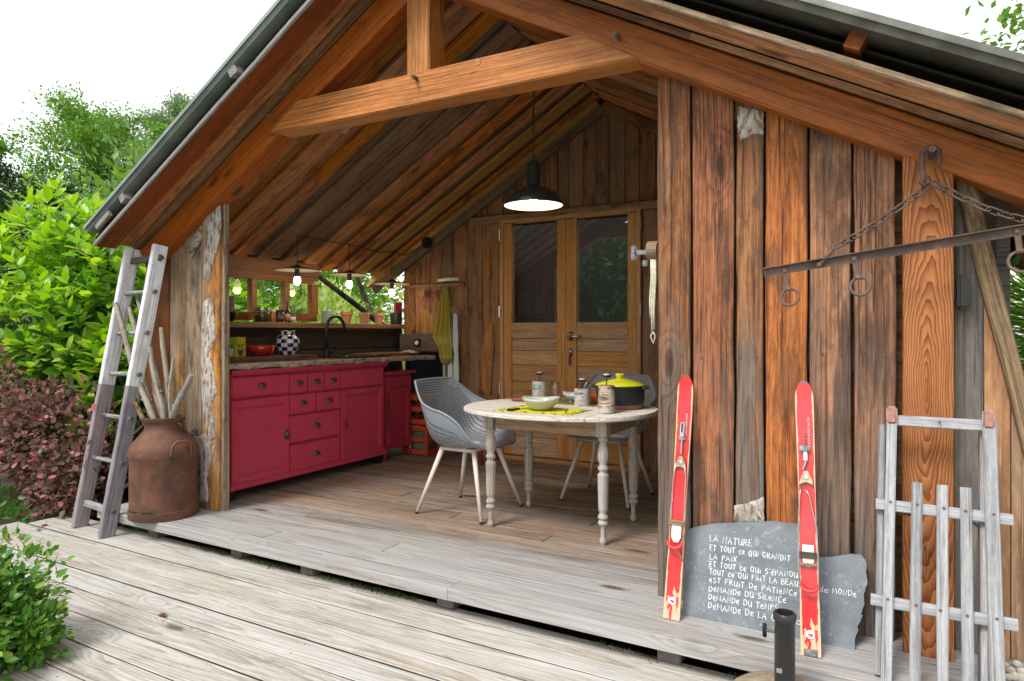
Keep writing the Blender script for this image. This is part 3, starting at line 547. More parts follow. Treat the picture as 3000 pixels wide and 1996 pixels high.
# ------------------------------------------------------------------ roof
rf = MB().box((Xr, 3.9, 3.052), (.05, 2.9, .03)).build('roof', M['ceil_d'], cab, I4)
Yo = 2.44; XL, XR = -4.385, .92
def nside(sd): return Vector((tl, 0, -1)).normalized() if sd < 0 else Vector((-tr, 0, -1)).normalized()
for sd in (-1, 1):
    nn = nside(sd); xe = XL if sd < 0 else XR; y = Yo; k = 0; rs = random.Random(5 + sd)
    while y < 5.32:
        low = (k % 2 == 0); w = rs.uniform(.115, .165) if low else rs.uniform(.085, .13)
        if y + w > 5.34: w = 5.34 - y
        if w < .03: break
        z0 = .016 if low else .046; ov = 0 if low else .02
        p0 = Vector((Xr + sd * (.004 if low else .02), y + w / 2, zdeck(Xr) - 0)) - nn * z0; p1 = Vector((xe, y + w / 2, zdeck(xe))) - nn * z0
        rr = rs.random(); mt = ('ceil' if rr < .86 else 'ceil_d') if low else ('ceil_d' if rr < .8 else 'ceil')
        if sd < 0 and k in (0, 1): mt = ('redplank', 'ceil')[k]
        if sd < 0 and k == 20: mt = 'batten'
        cutx = rs.choice([None, None, .45, .62, None])
        if cutx and low and k > 1:
            pm = p0.lerp(p1, cutx); plank('board', p0, pm.lerp(p0, .001), w + ov, .026, nn, M[mt], rf, jit=.002, bev=.003); plank('board', pm.lerp(p1, .001), p1, w + ov, .026, nn, M[mt], rf, jit=.002, bev=.003)
        else: plank('board', p0, p1, w + ov, .026, nn, M[mt], rf, jit=.002, bev=.003)
        y += w; k += 1
    # grey front edge and eave edge strips
    plank('edge_strip', Vector((Xr, Yo - .012, zdeck(Xr))) - nn * .012, Vector((xe, Yo - .012, zdeck(xe))) - nn * .012, .018, .022, nn, M['roofedge'] if sd < 0 else M['jamb'], rf, jit=.002)
    plank('board', Vector((Xr, 3.9, zdeck(Xr))) - nn * .066, Vector((xe, 3.9, zdeck(xe))) - nn * .066, 2.9, .008, nn, M['dark'], rf, jit=0)
    # purlin blocks between boards and sheet
    for u, v in (((718, 228), (385, 590)) if sd < 0 else ((2510, 165), (1700, -230))):
        q = ray(u, v); aa = tl if sd < 0 else -tr; t = (3.02 + .07 - aa * Xr - H) / (q.z - aa * q.x); p = Vector((0, 0, H)) + q * t
        plank('purlin', (p.x, 2.402, zdeck(p.x) + .081), (p.x, 5.2, zdeck(p.x) + .081), .055, .052, nn, M['roofedge'] if sd < 0 else M['redplank'], rf)
    # sheet metal: ribs run down the slope
    o_ = .05 if sd < 0 else .0
    prof = [(2.335, .022), (2.337, .040), (2.352, .0), (2.43, .0), (2.56, .0), (2.575, .026), (2.605, .026), (2.62, 0)]
    yy = 2.62
    while yy < 5.4: prof += [(yy + .17, 0), (yy + .185, .026), (yy + .215, .026), (yy + .23, 0)]; yy += .23
    ms = MB(); x0, x1 = (Xr, xe - .03) if sd < 0 else (Xr, xe + .05); up = -nn
    for th in (0, .0035):
        for xq in (x0, x1):
            for (py, ph) in prof: ms.v.append(Vector((xq, py + o_, zdeck(xq) + .108)) + up * (ph + th))
    m = len(prof)
    for i in range(m - 1):
        ms.f.append((i, i + 1, m + i + 1, m + i)); ms.f.append((2 * m + i, 3 * m + i, 3 * m + i + 1, 2 * m + i + 1))
    ms.f += [(0, m, 3 * m, 2 * m), (m - 1, 3 * m - 1, 4 * m - 1, 2 * m - 1)] + [(m + i, m + i + 1, 3 * m + i + 1, 3 * m + i) for i in range(m - 1)]
    ms.build('metal_sheet', M['roofmetal'] if sd < 0 else M['roofmetal_r'], rf, I4)
# batten pairs seen on the left eave
plank('spacer', (-4.33, 2.412, zdeck(-4.33) + .085), (-4.19, 2.412, zdeck(-4.19) + .085), .04, .02, (0, -1, 0), M['roofedge'], rf)
# pale last ceiling board along the back wall
nn = nside(-1)
plank('trim', Vector((Xr - .03, 5.12, zdeck(Xr - .03))) + nn * .02, Vector((-4.5, 5.12, zdeck(-4.5))) + nn * .02, .05, .04, nn, M['batten'], rf, jit=.001)
plank('trim', Vector((Xr - .03, 5.17, zdeck(Xr - .03))) + nn * .06, Vector((-4.5, 5.17, zdeck(-4.5))) + nn * .06, .08, .04, (0, -1, 0), M['ceil_d'], rf, jit=.001)
plank('trim', Vector((Xr + .03, 5.16, zdeck(Xr + .03))) + nside(1) * .05, Vector((.3, 5.16, zdeck(.3))) + nside(1) * .05, .09, .04, (0, -1, 0), M['ceil_d'], rf, jit=.001)
# front truss
def rafter(sd):
    nn = nside(sd); xe = -4.365 if sd < 0 else .90; hh = .135 if sd > 0 else .15
    o = -hh / 2 - .005
    return plank('rafter', Vector((Xr, 2.775, zdeck(Xr))) - nn * o, Vector((xe, 2.775, zdeck(xe))) - nn * o, hh, .135, (0, -1, 0), M['rafter'], cab, jit=.002, bev=.006, seg=12)
rl = rafter(-1); rr = rafter(1)
tb = MB(); z0, z1 = 2.255, hit(1698, 100, Y=2.69).z
tb.prism([(hit(783, 397, Y=2.69).x, 2.69, z0), (hit(1871, 165, Y=2.69).x, 2.69, z0), (hit(1698, 100, Y=2.69).x, 2.69, z1), (hit(868, 300, Y=2.69).x, 2.69, z1)], (0, .13, 0)); tb = tb.build('tie_beam', M['tie'], cab, I4)
bm = bmesh.new(); bm.from_mesh(tb.data); bmesh.ops.bevel(bm, geom=[e for e in bm.edges], offset=.005, segments=2, affect='EDGES'); bm.to_mesh(tb.data); bm.free()
kx = (hit(1191, 150, Y=2.70).x + hit(1258, 150, Y=2.70).x) / 2; kw_ = hit(1258, 150, Y=2.70).x - hit(1191, 150, Y=2.70).x
plank('king_post', (kx, 2.765, z1 - .02), (kx, 2.765, 3.02), kw_, .13, (0, -1, 0), M['tie'], cab, jit=.001, bev=.005)
for u, v in ((1220, 230), (2130*0+1808, 108), (800, 345)):
    p = hit(u, v, Y=2.69); MB().tube([(p.x, 2.72, p.z), (p.x + .006, 2.645, p.z - .004)], .010, 8).build('peg', M['ceil_d'], cab, I4)
for u, v in ((1400, 182),):
    p = hit(u, v, Y=2.69); MB().tube([(p.x, 2.70, p.z), (p.x, 2.6875, p.z)], .016, 14).build('peg', M['tie'], cab, I4)
# ------------------------------------------------------------------ kitchen along the left wall
sb = thing('sideboard', 'long raspberry red sideboard of drawers and doors under the counter', 'sideboard', (-3.77, 3.73, 0))
Mred = M['red']
MB().box((-4.03, 3.725, .46), (.50, 1.555, .74)).build('carcass', Mred, sb, I4)
MB().box((-3.765, 3.725, .092), (.032, 1.575, .038), bev=.006).build('base_rail', Mred, sb, I4)
MB().prism([(-3.78, 2.945, .825), (-3.755, 2.945, .830), (-3.74, 2.945, .85), (-3.735, 2.945, .866), (-3.80, 2.945, .866)], (0, 1.575, 0)).build('cornice', Mred, sb, I4)
for y in (2.99, 4.46): MB().box((-3.83, y, .037), (.07, .06, .074)).build('foot', M['black'], sb, I4)
def cup(par, y, z, x=-3.752, vert=0):
    mb = MB(); n, m = 10, 5
    for i in range(n + 1):
        for j in range(m + 1):
            a = math.pi * i / n; b = math.pi / 2 * j / m
            dy = .036 * math.cos(a) * math.sin(b); dz = .032 * math.sin(a) * math.sin(b); dx = .024 * math.cos(b)
            if vert: dy, dz = dz * .8 * vert, dy
            mb.v.append(Vector((x + dx, y + dy, z + dz - (0 if vert else .012))))
    for i in range(n):
        for j in range(m): mb.f.append((i * (m + 1) + j, (i + 1) * (m + 1) + j, (i + 1) * (m + 1) + j + 1, i * (m + 1) + j + 1))
    return mb.build('handle', M['cuphandle'], par, I4, smooth=True)
def drawer(y0, y1, z0, z1, handle=True):
    d = MB().box((-3.765, (y0 + y1) / 2, (z0 + z1) / 2), (.026, y1 - y0, z1 - z0), bev=.006).build('drawer', Mred, sb, I4, auto=40)
    if handle: cup(d, (y0 + y1) / 2, (z0 + z1) / 2 + .006)
drawer(2.95, 3.437, .682, .815); drawer(3.446, 3.608, .676, .812); drawer(3.619, 3.779, .677, .812); drawer(3.790, 3.956, .676, .810); drawer(3.968, 4.468, .675, .812, False)
drawer(3.446, 3.694, .525, .663); drawer(3.706, 3.956, .522, .659); drawer(3.446, 3.953, .318, .510); drawer(3.446, 3.949, .112, .300)
def cdoor(y0, y1, z0, z1, py0, py1, pz0, pz1, hy, vert, mat=None, par=None, x=-3.765, nm='door'):
    mat = mat or Mred; par = par or sb
    d = MB().box((x, (y0 + py0) / 2, (z0 + z1) / 2), (.026, py0 - y0, z1 - z0), bev=.003).box((x, (y1 + py1) / 2, (z0 + z1) / 2), (.026, y1 - py1, z1 - z0), bev=.003)
    d.box((x, (py0 + py1) / 2, (z1 + pz1) / 2), (.026, py1 - py0, z1 - pz1), bev=.003).box((x, (py0 + py1) / 2, (z0 + pz0) / 2), (.026, py1 - py0, pz0 - z0), bev=.003)
    d = d.build(nm, mat, par, I4); MB().box((x - .006, (py0 + py1) / 2, (pz0 + pz1) / 2), (.012, py1 - py0, pz1 - pz0)).build('panel', mat, d, I4)
    if hy is not None: cup(d, hy, (z0 + z1) / 2, vert=vert)
    return d
cdoor(2.95, 3.436, .112, .664, 2.998, 3.388, .160, .612, 3.412, -1); cdoor(3.966, 4.470, .110, .660, 4.024, 4.424, .158, .612, 4.000, 1)
# small cabinet
sc_ = thing('bedside_cabinet', 'small raspberry red cabinet with arched door beside the sideboard', 'cabinet', (-3.78, 4.71, 0)); mr = M['redsmall']
MB().box((-3.98, 4.71, .43), (.38, .36, .64)).build('carcass', mr, sc_, I4)
MB().box((-3.96, 4.71, .762), (.44, .42, .024), bev=.006).build('top', mr, sc_, I4)
MB().prism([(-3.795, 4.53, .13), (-3.795, 4.56, .09), (-3.795, 4.62, .105), (-3.795, 4.71, .085), (-3.795, 4.80, .105), (-3.795, 4.86, .09), (-3.795, 4.89, .13)], (.015, 0, 0)).build('apron', mr, sc_, I4)
for y in (4.535, 4.885):
    for x in (-3.80, -4.15): MB().tube([(x, y, .13), (x + .01, y, .07), (x, y, .0)], [.022, .018, .014], 8).build('leg', mr, sc_, I4, smooth=True)
dd = cdoor(4.565, 4.875, .12, .725, 4.615, 4.825, .185, .64, None, 1, mr, sc_, -3.785)
arch = [(-3.778, 4.615, .62)] + [(-3.778, 4.72 - .105 * math.cos(math.pi * k / 8), .62 + .035 * math.sin(math.pi * k / 8)) for k in range(9)] + [(-3.778, 4.825, .62)]
MB().tube(arch[1:-1], .006, 6).build('moulding', mr, dd, I4, smooth=True)
MB().tube([(-3.772, 4.560, .30), (-3.772, 4.560, .60)], .006, 6).build('hinge', M['cuphandle'], dd, I4)
# counter with live edge
ct = thing('counter', 'thick live-edge wooden counter on the red sideboard', 'counter', (-4.0, 4.0, .87))
mb = MB(); N_ = 48; rows = []
for i in range(N_ + 1):
    y = 2.86 + (5.16 - 2.86) * i / N_; wv = .012 * math.sin(i * .55) + .008 * math.sin(i * 1.7) + random.uniform(-.003, .003)
    zt = .912 - .010 * i / N_; zb = zt - .040 + .004 * math.sin(i * .9)
    rows.append([(-4.33, y, zb), (-4.33, y, zt), (-3.735 + wv, y, zt), (-3.715 + wv, y, (zt + zb) / 2), (-3.74 + wv, y, zb)])
mb.v = [Vector(p) for r in rows for p in r]
for i in range(N_):
    for k in (0, 1, 4): mb.f.append((i * 5 + k, i * 5 + (k + 1) % 5, (i + 1) * 5 + (k + 1) % 5, (i + 1) * 5 + k))
mb.f += [(0, 1, 2, 3, 4), tuple(N_ * 5 + k for k in (4, 3, 2, 1, 0))]
mb.build('top', M['counter'], ct, I4)
eb = MB(); eb.v = [Vector((p[0] + .001, p[1], p[2])) for r in rows for p in r[2:]]
for i in range(N_):
    for k in (0, 1): eb.f.append((i * 3 + k, i * 3 + k + 1, (i + 1) * 3 + k + 1, (i + 1) * 3 + k))
eb.build('bark_edge', M['counter_bark'], ct, I4, smooth=True)
MB().box((-4.05, 4.85, .918), (.30, .62, .022), bev=.004).build('back_board', M['counter'], ct, I4)
cs = plank('chopping_slab', (-4.03, 2.87, .928), (-4.03, 3.80, .928), .36, .032, (0, 0, 1), M['slab'], None, jit=.004); tag(cs, 'dark thick chopping slab lying on the counter', 'chopping board')
sk = thing('sink', 'black drop-in kitchen sink with steel rim in the counter', 'sink', (-3.98, 4.35, .905))
MB().box((-3.98, 4.33, .913), (.40, .56, .010), bev=.003).build('rim', M['black'], sk, I4)
MB().box((-3.98, 4.45, .9185), (.30, .26, .002)).build('bowl', M['dark'], sk, I4)
for y in (4.13, 4.47): MB().tube([(-3.79, y - .07, .92), (-3.79, y - .07, .93), (-3.79, y + .07, .93), (-3.79, y + .07, .92)], .004, 6).build('grip', M['steel'], sk, I4)
fc = thing('faucet', 'tall black swan-neck kitchen tap by the sink', 'tap', (-4.0, 4.053, .908))
arc = [(-4.0, 4.053, .91), (-4.0, 4.053, 1.14)] + [(-4.0, 4.053 + .105 * (1 - math.cos(math.pi * k / 10)), 1.145 + .105 * math.sin(math.pi * k / 10)) for k in range(1, 10)] + [(-4.0, 4.268, 1.115)]
MB().tube(arc, [.015] * 2 + [.013] * 9 + [.012], 10).build('spout', M['black'], fc, I4, smooth=True)
MB().lathe([(.024, 0), (.024, .07), (.016, .075)], 14, (-4.0, 4.053, .908)).build('base', M['black'], fc, I4, auto=40)
MB().tube([(-4.0, 4.065, .955), (-4.0, 4.105, .955)], .018, 10).tube([(-4.0, 4.10, .96), (-4.0, 4.11, .99), (-3.995, 4.10, 1.02)], [.008, .007, .006], 8).build('lever', M['black'], fc, I4, smooth=True)
# stroke lettering -------------------------------------------------------------
GL = {'A': (.72, [[(0, 0), (.32, 1), (.66, 0)], [(.12, .38), (.56, .38)]]), 'B': (.62, [[(.05, 0), (.05, 1), (.4, .95), (.48, .75), (.35, .55), (.05, .52)], [(.35, .55), (.55, .4), (.5, .08), (.05, 0)]]),
 'C': (.6, [[(.55, .88), (.35, 1), (.1, .8), (.03, .45), (.15, .08), (.35, 0), (.58, .12)]]), 'D': (.66, [[(.06, 0), (.04, 1), (.35, .95), (.6, .6), (.5, .2), (.06, 0)]]),
 'E': (.56, [[(.5, .97), (.05, 1), (.05, 0), (.52, .02)], [(.05, .52), (.42, .52)]]), 'e': (.52, [[(.06, .36), (.46, .40), (.42, .62), (.25, .7), (.06, .5), (.06, .2), (.22, 0), (.5, .1)]]), 'c': (.5, [[(.46, .62), (.25, .7), (.06, .45), (.1, .12), (.28, 0), (.48, .1)]]),
 'F': (.54, [[(.5, 1), (.05, .98), (.05, 0)], [(.05, .52), (.42, .54)]]), 'G': (.68, [[(.58, .88), (.35, 1), (.08, .75), (.06, .3), (.3, 0), (.6, .15), (.6, .45), (.36, .45)]]),
 'I': (.22, [[(.1, 0), (.1, 1)]]), 'i': (.22, [[(.1, 0), (.1, .72)], [(.1, .92), (.1, .98)]]), 'L': (.52, [[(.06, 1), (.04, 0), (.5, .04)]]), 'M': (.8, [[(.04, 0), (.12, 1), (.38, .3), (.64, 1), (.74, 0)]]),
 'N': (.7, [[(.05, 0), (.07, 1), (.58, 0), (.6, 1)]]), 'O': (.66, [[(.3, 1), (.06, .7), (.06, .3), (.3, 0), (.56, .25), (.56, .75), (.3, 1)]]), 'P': (.58, [[(.06, 0), (.06, 1), (.45, .95), (.5, .7), (.35, .5), (.06, .48)]]),
 'Q': (.7, [[(.3, 1), (.06, .7), (.06, .3), (.3, 0), (.56, .25), (.56, .75), (.3, 1)], [(.38, .25), (.64, -.08)]]), 'R': (.62, [[(.06, 0), (.06, 1), (.45, .95), (.48, .7), (.3, .5), (.06, .48)], [(.28, .5), (.58, 0)]]),
 'S': (.56, [[(.5, .88), (.3, 1), (.08, .85), (.12, .6), (.42, .42), (.5, .2), (.3, 0), (.04, .1)]]), 'T': (.6, [[(0, .97), (.58, 1)], [(.29, 1), (.28, 0)]]), 'U': (.64, [[(.06, 1), (.06, .25), (.25, 0), (.5, .15), (.56, 1)], [(.56, .6), (.58, 0)]]),
 'V': (.6, [[(0, 1), (.28, 0), (.56, 1)]]), 'X': (.6, [[(.03, 1), (.55, 0)], [(.55, 1), (.03, 0)]]), 'H': (.66, [[(.06, 1), (.06, 0)], [(.58, 1), (.58, 0)], [(.06, .5), (.58, .5)]]), "'": (.2, [[(.1, 1.05), (.06, .82)]]), 'd': (.55, [[(.44, 1), (.46, 0)], [(.44, .5), (.2, .6), (.05, .3), (.2, 0), (.45, .15)]]),
 'é': (.52, [[(.06, .36), (.46, .40), (.42, .62), (.25, .7), (.06, .5), (.06, .2), (.22, 0), (.5, .1)], [(.2, .86), (.4, 1.05)]]), '&': (.7, [[(.6, .1), (.2, .75), (.3, 1), (.45, .8), (.08, .3), (.2, 0), (.6, .4)]]), ' ': (.42, []), 't': (.4, [[(.2, 1), (.2, 0)], [(.0, .68), (.4, .7)]])}
def strokes(text, P0, P1, up, r, nrm, mb, hgt=None, n=5, jit=.02):
    """write text from P0 to P1 (baseline ends) as thin painted strokes lying on a face"""
    adv = sum(GL[c][0] + .16 for c in text) - .16; P0 = Vector(P0); dx = (Vector(P1) - P0) / adv; up = Vector(up)
    x = 0
    for ch in text:
        w, sl = GL[ch]; dy = random.uniform(-jit, jit) * 2
        for st in sl:
            pts = [P0 + dx * (x + a0 + random.uniform(-jit, jit)) + up * (b0 + dy + random.uniform(-jit, jit)) + Vector(nrm) * r * .4 for a0, b0 in st]
            mb.tube(pts, r, n)
        x += w + .16
    return mb
# tea boxes on the slab
def teabox(y0, y1, zt, col, cupcol, label, x=-4.0, txt=None):
    t = thing('tea_box', label, 'box', (x - .03, (y0 + y1) / 2, .944), group='tea boxes on the slab'); z0 = .9445
    MB().box((x - .03, (y0 + y1) / 2, (z0 + zt) / 2), (.06, y1 - y0, zt - z0), bev=.001).build('carton', plain('carton_' + label[:9].replace(' ', '_'), col, .5, nz=.08, nscale=20), t, I4)
    c = (y0 + y1) / 2; w = y1 - y0; mc = plain('print_' + label[:9].replace(' ', '_'), cupcol, .5)
    MB().prism([(x + .0006, c - .32 * w, z0 + .056), (x + .0006, c - .28 * w, z0 + .035), (x + .0006, c - .10 * w, z0 + .014), (x + .0006, c + .10 * w, z0 + .014), (x + .0006, c + .28 * w, z0 + .035), (x + .0006, c + .32 * w, z0 + .056)], (.0006, 0, 0)).build('printed_cup', mc, t, I4)
    MB().prism([(x + .0006, c - .3 * w, z0 + .010), (x + .0006, c, z0 + .005), (x + .0006, c + .3 * w, z0 + .010), (x + .0006, c, z0 + .013)], (.0006, 0, 0)).build('printed_saucer', mc, t, I4)
    lf = MB()
    for sgn in (-1, 1): lf.prism([(x + .0006, c, z0 + .066), (x + .0006, c + sgn * .10 * w, z0 + .086), (x + .0006, c + sgn * .30 * w, z0 + .092), (x + .0006, c + sgn * .2 * w, z0 + .074)], (.0006, 0, 0))
    lf.build('printed_leaves', plain('leafprint', (.05, .10, .02), .5), t, I4)
    if txt:
        m2 = MB(); strokes(txt[0], (x + .0016, c - .26 * w, z0 + .042), (x + .0016, c + .26 * w, z0 + .042), (0, 0, .011), .0007, (1, 0, 0), m2, n=4)
        m2.build('lettering', M['label_white'], t, I4); m3 = MB(); strokes('CLIPPER', (x + .0010, y0 + .016, z0 + .070), (x + .0010, y0 + .016, zt - .008), (0, -.010, 0), .0009, (1, 0, 0), m3, n=4); m3.build('brand_lettering', M['ink'], t, I4)
    return t
teabox(3.045, 3.108, 1.080, (.02, .18, .19), (.02, .05, .06), 'teal tea box half hidden behind the bark-covered wall end')
teabox(3.110, 3.172, 1.081, (.20, .36, .04), (.55, .55, .5), 'green tea box with a white printed cup, between two other cartons')
teabox(3.174, 3.262, 1.083, (.58, .47, .02), (.05, .055, .03), 'yellow lemon tea box with a dark printed cup', txt=('CITRON &',))
def bowlmesh(prof_out, th, n=32, wob=None):
    ins = [(max(r - th, .0005), z + (th if i == 0 else 0)) for i, (r, z) in enumerate(prof_out)]
    prof = [(.0005, prof_out[0][1])] + prof_out + list(reversed(ins)) + [(.0005, prof_out[0][1] + th)]
    mb = MB().lathe(prof, n)
    if wob:
        for v in mb.v:
            a0 = math.atan2(v.y, v.x); f = v.z / prof_out[-1][1]; v.z += wob * f * f * math.sin(2 * a0 + .6); v.x *= 1 + .05 * f * math.cos(2 * a0)
    return mb
cu = thing('cup', 'wide red glazed cup with handle on the chopping slab', 'cup', (-4.03, 3.42, .944))
MB.build(bowlmesh([(.042, 0), (.055, .006), (.088, .04), (.102, .076)], .005), 'bowl', M['redglaze'], cu, smooth=True)
MB().tube([(.098, -.004, .062), (.130, -.004, .060), (.134, -.004, .035), (.108, -.004, .022), (.078, -.004, .026)], .007, 8).build('handle', M['redglaze'], cu, smooth=True)
# chequered vase
s = NT('blue_white_checks'); tc = s.n('TexCoord').outputs['Object']; sp = s.n('SeparateXYZ'); s.l(tc, sp.inputs[0])
an = s.math('FLOOR', s.math('MULTIPLY', s.math('ADD', s.math('ARCTAN2', sp.outputs[1], sp.outputs[0]), .22), 12 / 6.28318)); zz = s.math('FLOOR', s.math('MULTIPLY', sp.outputs[2], 1 / .0303))
ck = s.math('MODULO', s.math('ADD', s.math('ABSOLUTE', an), zz), 2.); ck = s.math('GREATER_THAN', s.math('ABSOLUTE', ck), .5)
M['checks'] = s.out(s.mix(ck, (.72, .71, .68), (.012, .014, .085)), .15, coat=.4)
vs_ = tag(MB().lathe([(.0005, 0), (.058, 0), (.060, .008), (.075, .035), (.088, .07), (.092, .095), (.085, .125), (.066, .148), (.054, .156), (.050, .160), (.054, .175), (.060, .188), (.055, .188), (.046, .165), (.05, .15), (.0005, .12)], 48).build('vase', M['checks'], None, Matrix.Translation((-4.05, 3.69, .9445)), smooth=True), 'round vase with blue and white checks on the chopping slab', 'vase')
# shelf and what stands on it
shf = tag(plank('wall_shelf', (-4.20, 2.85, 1.174), (-4.20, 5.30, 1.174), .20, .040, (0, 0, 1), M['shelf'], None, jit=.0008), 'long pale brown wooden shelf under the kitchen windows', 'shelf')
SZ = 1.1945
def stand(y, x=-4.19): return (x, y, SZ)
def cone(y, x, tilt, label):
    P, D, NN, sz = [], [], [], []
    T = Matrix.Translation((x, y, SZ)) @ Matrix.Rotation(tilt, 4, 'X')
    for k in range(130):
        f = k / 130; z = .004 + .105 * f; r = .030 * (math.sin(math.pi * (f * .8 + .18))) ; a0 = k * 2.39996
        P.append(T @ Vector((r * math.cos(a0) * .6, r * math.sin(a0) * .6, z))); d = T.to_3x3() @ Vector((math.cos(a0), math.sin(a0), .55)); D.append(d); NN.append(T.to_3x3() @ Vector((-math.cos(a0) * .5, -math.sin(a0) * .5, 1))); sz.append(.022 * (1.05 - .4 * f))
    th = thing('pine_cone', label, 'pine cone', (x, y, SZ), group='pine cones on the shelf')
    MB().lathe([(.0005, 0), (.016, .01), (.021, .045), (.012, .09), (.0005, .108)], 12).build('core', M['cone'], th, T)
    cloud('scales', P, D, NN, sz, [(0, -.35, 0), (.6, -.5, .05), (1, 0, .1), (.6, .5, .05), (0, .35, 0)], [(0, 1, 2, 3, 4)], M['cone'], th)
cone(3.30, -4.20, 0, 'dark pine cone leaning beside two others, next to the glass jar'); cone(3.22, -4.21, .12, 'dark pine cone between two others on the shelf'); cone(3.14, -4.2, -.1, 'dark pine cone nearest the plank jamb on the shelf')
def jar(name, y, r, h, body, lid, lidh, label, cat='jar', lab=None, x=-4.19, neck=None):
    t = thing(name, label, cat, stand(y, x), group='jars and bottles on the kitchen shelf')
    prof = [(.0005, 0), (r * .93, 0), (r, .006), (r, h * .86), (r * .85, h * .97), (r * .85, h)] if not neck else [(.0005, 0), (r, 0), (r, h * .5), (r * .9, h * .6), (neck, h * .74), (neck, h)]
    MB().lathe(prof, 22).build('body', body, t, auto=50)
    if lidh: MB().lathe([((r if not neck else neck) * 1.04, h), ((r if not neck else neck) * 1.04, h + lidh), (.0005, h + lidh)], 22).build('lid', lid, t, auto=40)
    if lab: MB().lathe([(r * 1.012, h * .12), (r * 1.012, h * (.62 if not neck else .46))], 22).build('paper_label', lab, t, smooth=True)
    return t
jg = jar('storage_jar', 3.565, .056, .092, M['jarglass'], M['steel'], .022, 'wide clear storage jar with steel lid, beside the pine cones')
MB().lathe([(.0005, .004), (.051, .004), (.051, .05), (.0005, .056)], 18).build('contents', M['cone'], jg, smooth=True)
jar('honey_jar', 3.668, .024, .085, M['honey'], M['label_white'], .016, 'slim amber honey jar with pale lid between the steel-lidded jar and the dark jar')
jar('jam_jar', 3.735, .036, .085, M['darkjar'], M['black'], .016, 'squat dark jam jar with black lid next to the honey', lab=plain('jam_label', (.10, .055, .025), .6, nz=.4, nscale=60))
jar('sauce_bottle', 3.80, .022, .150, M['bottle'], M['black'], .012, 'dark narrow-necked bottle with pink label', 'bottle', lab=M['label_pink'], neck=.009, x=-4.17)
jar('spice_bottle', 3.852, .024, .075, M['jarglass'], M['jarglass'], .022, 'little clear bottle with cream label and glass stopper', 'bottle', lab=M['label_white'], x=-4.17)
s = NT('plaid_enamel'); tc = s.n('TexCoord').outputs['Object']; sp = s.n('SeparateXYZ'); s.l(tc, sp.inputs[0]); an = s.math('MULTIPLY', s.math('ARCTAN2', sp.outputs[1], sp.outputs[0]), 2.6)
l1 = s.math('LESS_THAN', s.math('FRACT', an), .1); l2 = s.math('LESS_THAN', s.math('FRACT', s.math('MULTIPLY', sp.outputs[2], 42.)), .1)
M['plaid'] = s.out(s.mix(s.math('MAXIMUM', l1, l2), (.36, .46, .43), (.10, .17, .18)), .4)
tag(MB.build(bowlmesh([(.050, 0), (.052, .05), (.053, .105)], .003), 'plaid_pot', M['plaid'], None, Matrix.Translation(stand(4.262)), auto=50), 'pale green cylinder pot with thin dark plaid lines on the shelf', 'pot')
def tpot(y, label, r=.055, plant=False):
    t = thing('terracotta_pot', label, 'flower pot', stand(y, -4.19), group='terracotta pots on the shelf')
    MB().lathe([(.0005, 0), (r * .66, 0), (r * .88, .075), (r, .076), (r * 1.02, .104), (r * .93, .104), (r * .85, .076), (r * .6, .01), (.0005, .01)], 26).build('pot', M['terracotta'], t, auto=40)
    MB().lathe([(.0005, .094), (r * .86, .09)], 18).build('soil', M['soil'], t)
    if plant:
        n = 46; a0 = RNG.uniform(0, 6.28, n); el = RNG.uniform(.1, 1.3, n); D = np.stack([np.cos(a0) * np.cos(el), np.sin(a0) * np.cos(el), np.sin(el)], 1); P = np.array(stand(y, -4.19)) + [0, 0, .09] + D * RNG.uniform(.0, .12, n)[:, None]
        cloud('leaves', P, D + [0, 0, .2], RNG.normal(0, 1, (n, 3)) + [0, 0, 1.5], RNG.uniform(.03, .06, n), [(0, 0, 0), (.4, -.28, .05), (1, 0, 0), (.4, .28, .05)], [(0, 1, 2, 3)], M['pear'], t)
    return t
tpot(4.488, 'orange terracotta pot partly behind the black tap'); tpot(4.722, 'pale terracotta pot with narrow foot beside the potted plant', .053); tpot(4.923, 'small terracotta pot with a leafy plant growing in it', .049, True)
tag(MB.build(bowlmesh([(.050, 0), (.056, .02), (.056, .105), (.052, .115)], .004), 'black_mug', M['potblack'], None, Matrix.Translation(stand(5.176)), auto=60), 'black glazed tumbler at the end of the shelf', 'mug')
# pendants over the counter
def pend(y, label, zr):
    t = thing('pendant_lamp', label, 'lamp', (-4.0, y, 1.52), group='bulb pendants over the counter')
    zt = zdeck(-4.0) - .012
    MB().lathe([(.0005, .006), (.017, .014), (.028, .038), (.025, .06), (.016, .08)], 18, (-4.0, y, zr - .130)).build('bulb', M['bulb'], t, I4, smooth=True)
    MB().tube([(-4.0, y, zr - .056), (-4.0, y, zr + .005)], .019, 12).build('socket', M['black'], t, I4)
    MB().lathe([(.017, .022), (.05, .014), (.165, -.005), (.17, -.009), (.165, -.009), (.05, .008), (.016, .012)], 36, (-4.0, y, zr), caps=False).build('shade', M['porcelain'], t, I4, smooth=True)
    MB().lathe([(.016, .035), (.05, .0155), (.165, -.0035), (.165, -.004)], 36, (-4.0, y, zr + .001), caps=False).build('shade_top', M['lampgreen'], t, I4, smooth=True)
    MB().tube([(-4.0, y, zr), (-4.0, y, zt)], .0035, 6).build('cord', M['black'], t, I4)
    li = bpy.data.lights.new('bulb_light', 'POINT'); li.energy = 1.0; li.color = (1, .72, .42); li.shadow_soft_size = .035
    lo = bpy.data.objects.new('bulb_light', li); put(lo, t, Matrix.Translation((-4.0, y, zr - .14)))
pend(3.741, 'bulb pendant with flat disc shade hanging before the window frame', 1.605); pend(4.320, 'bulb pendant with flat disc shade above the black tap', 1.612); pend(4.882, 'bulb pendant with flat disc shade next to the back wall planks', 1.570)
cp = []
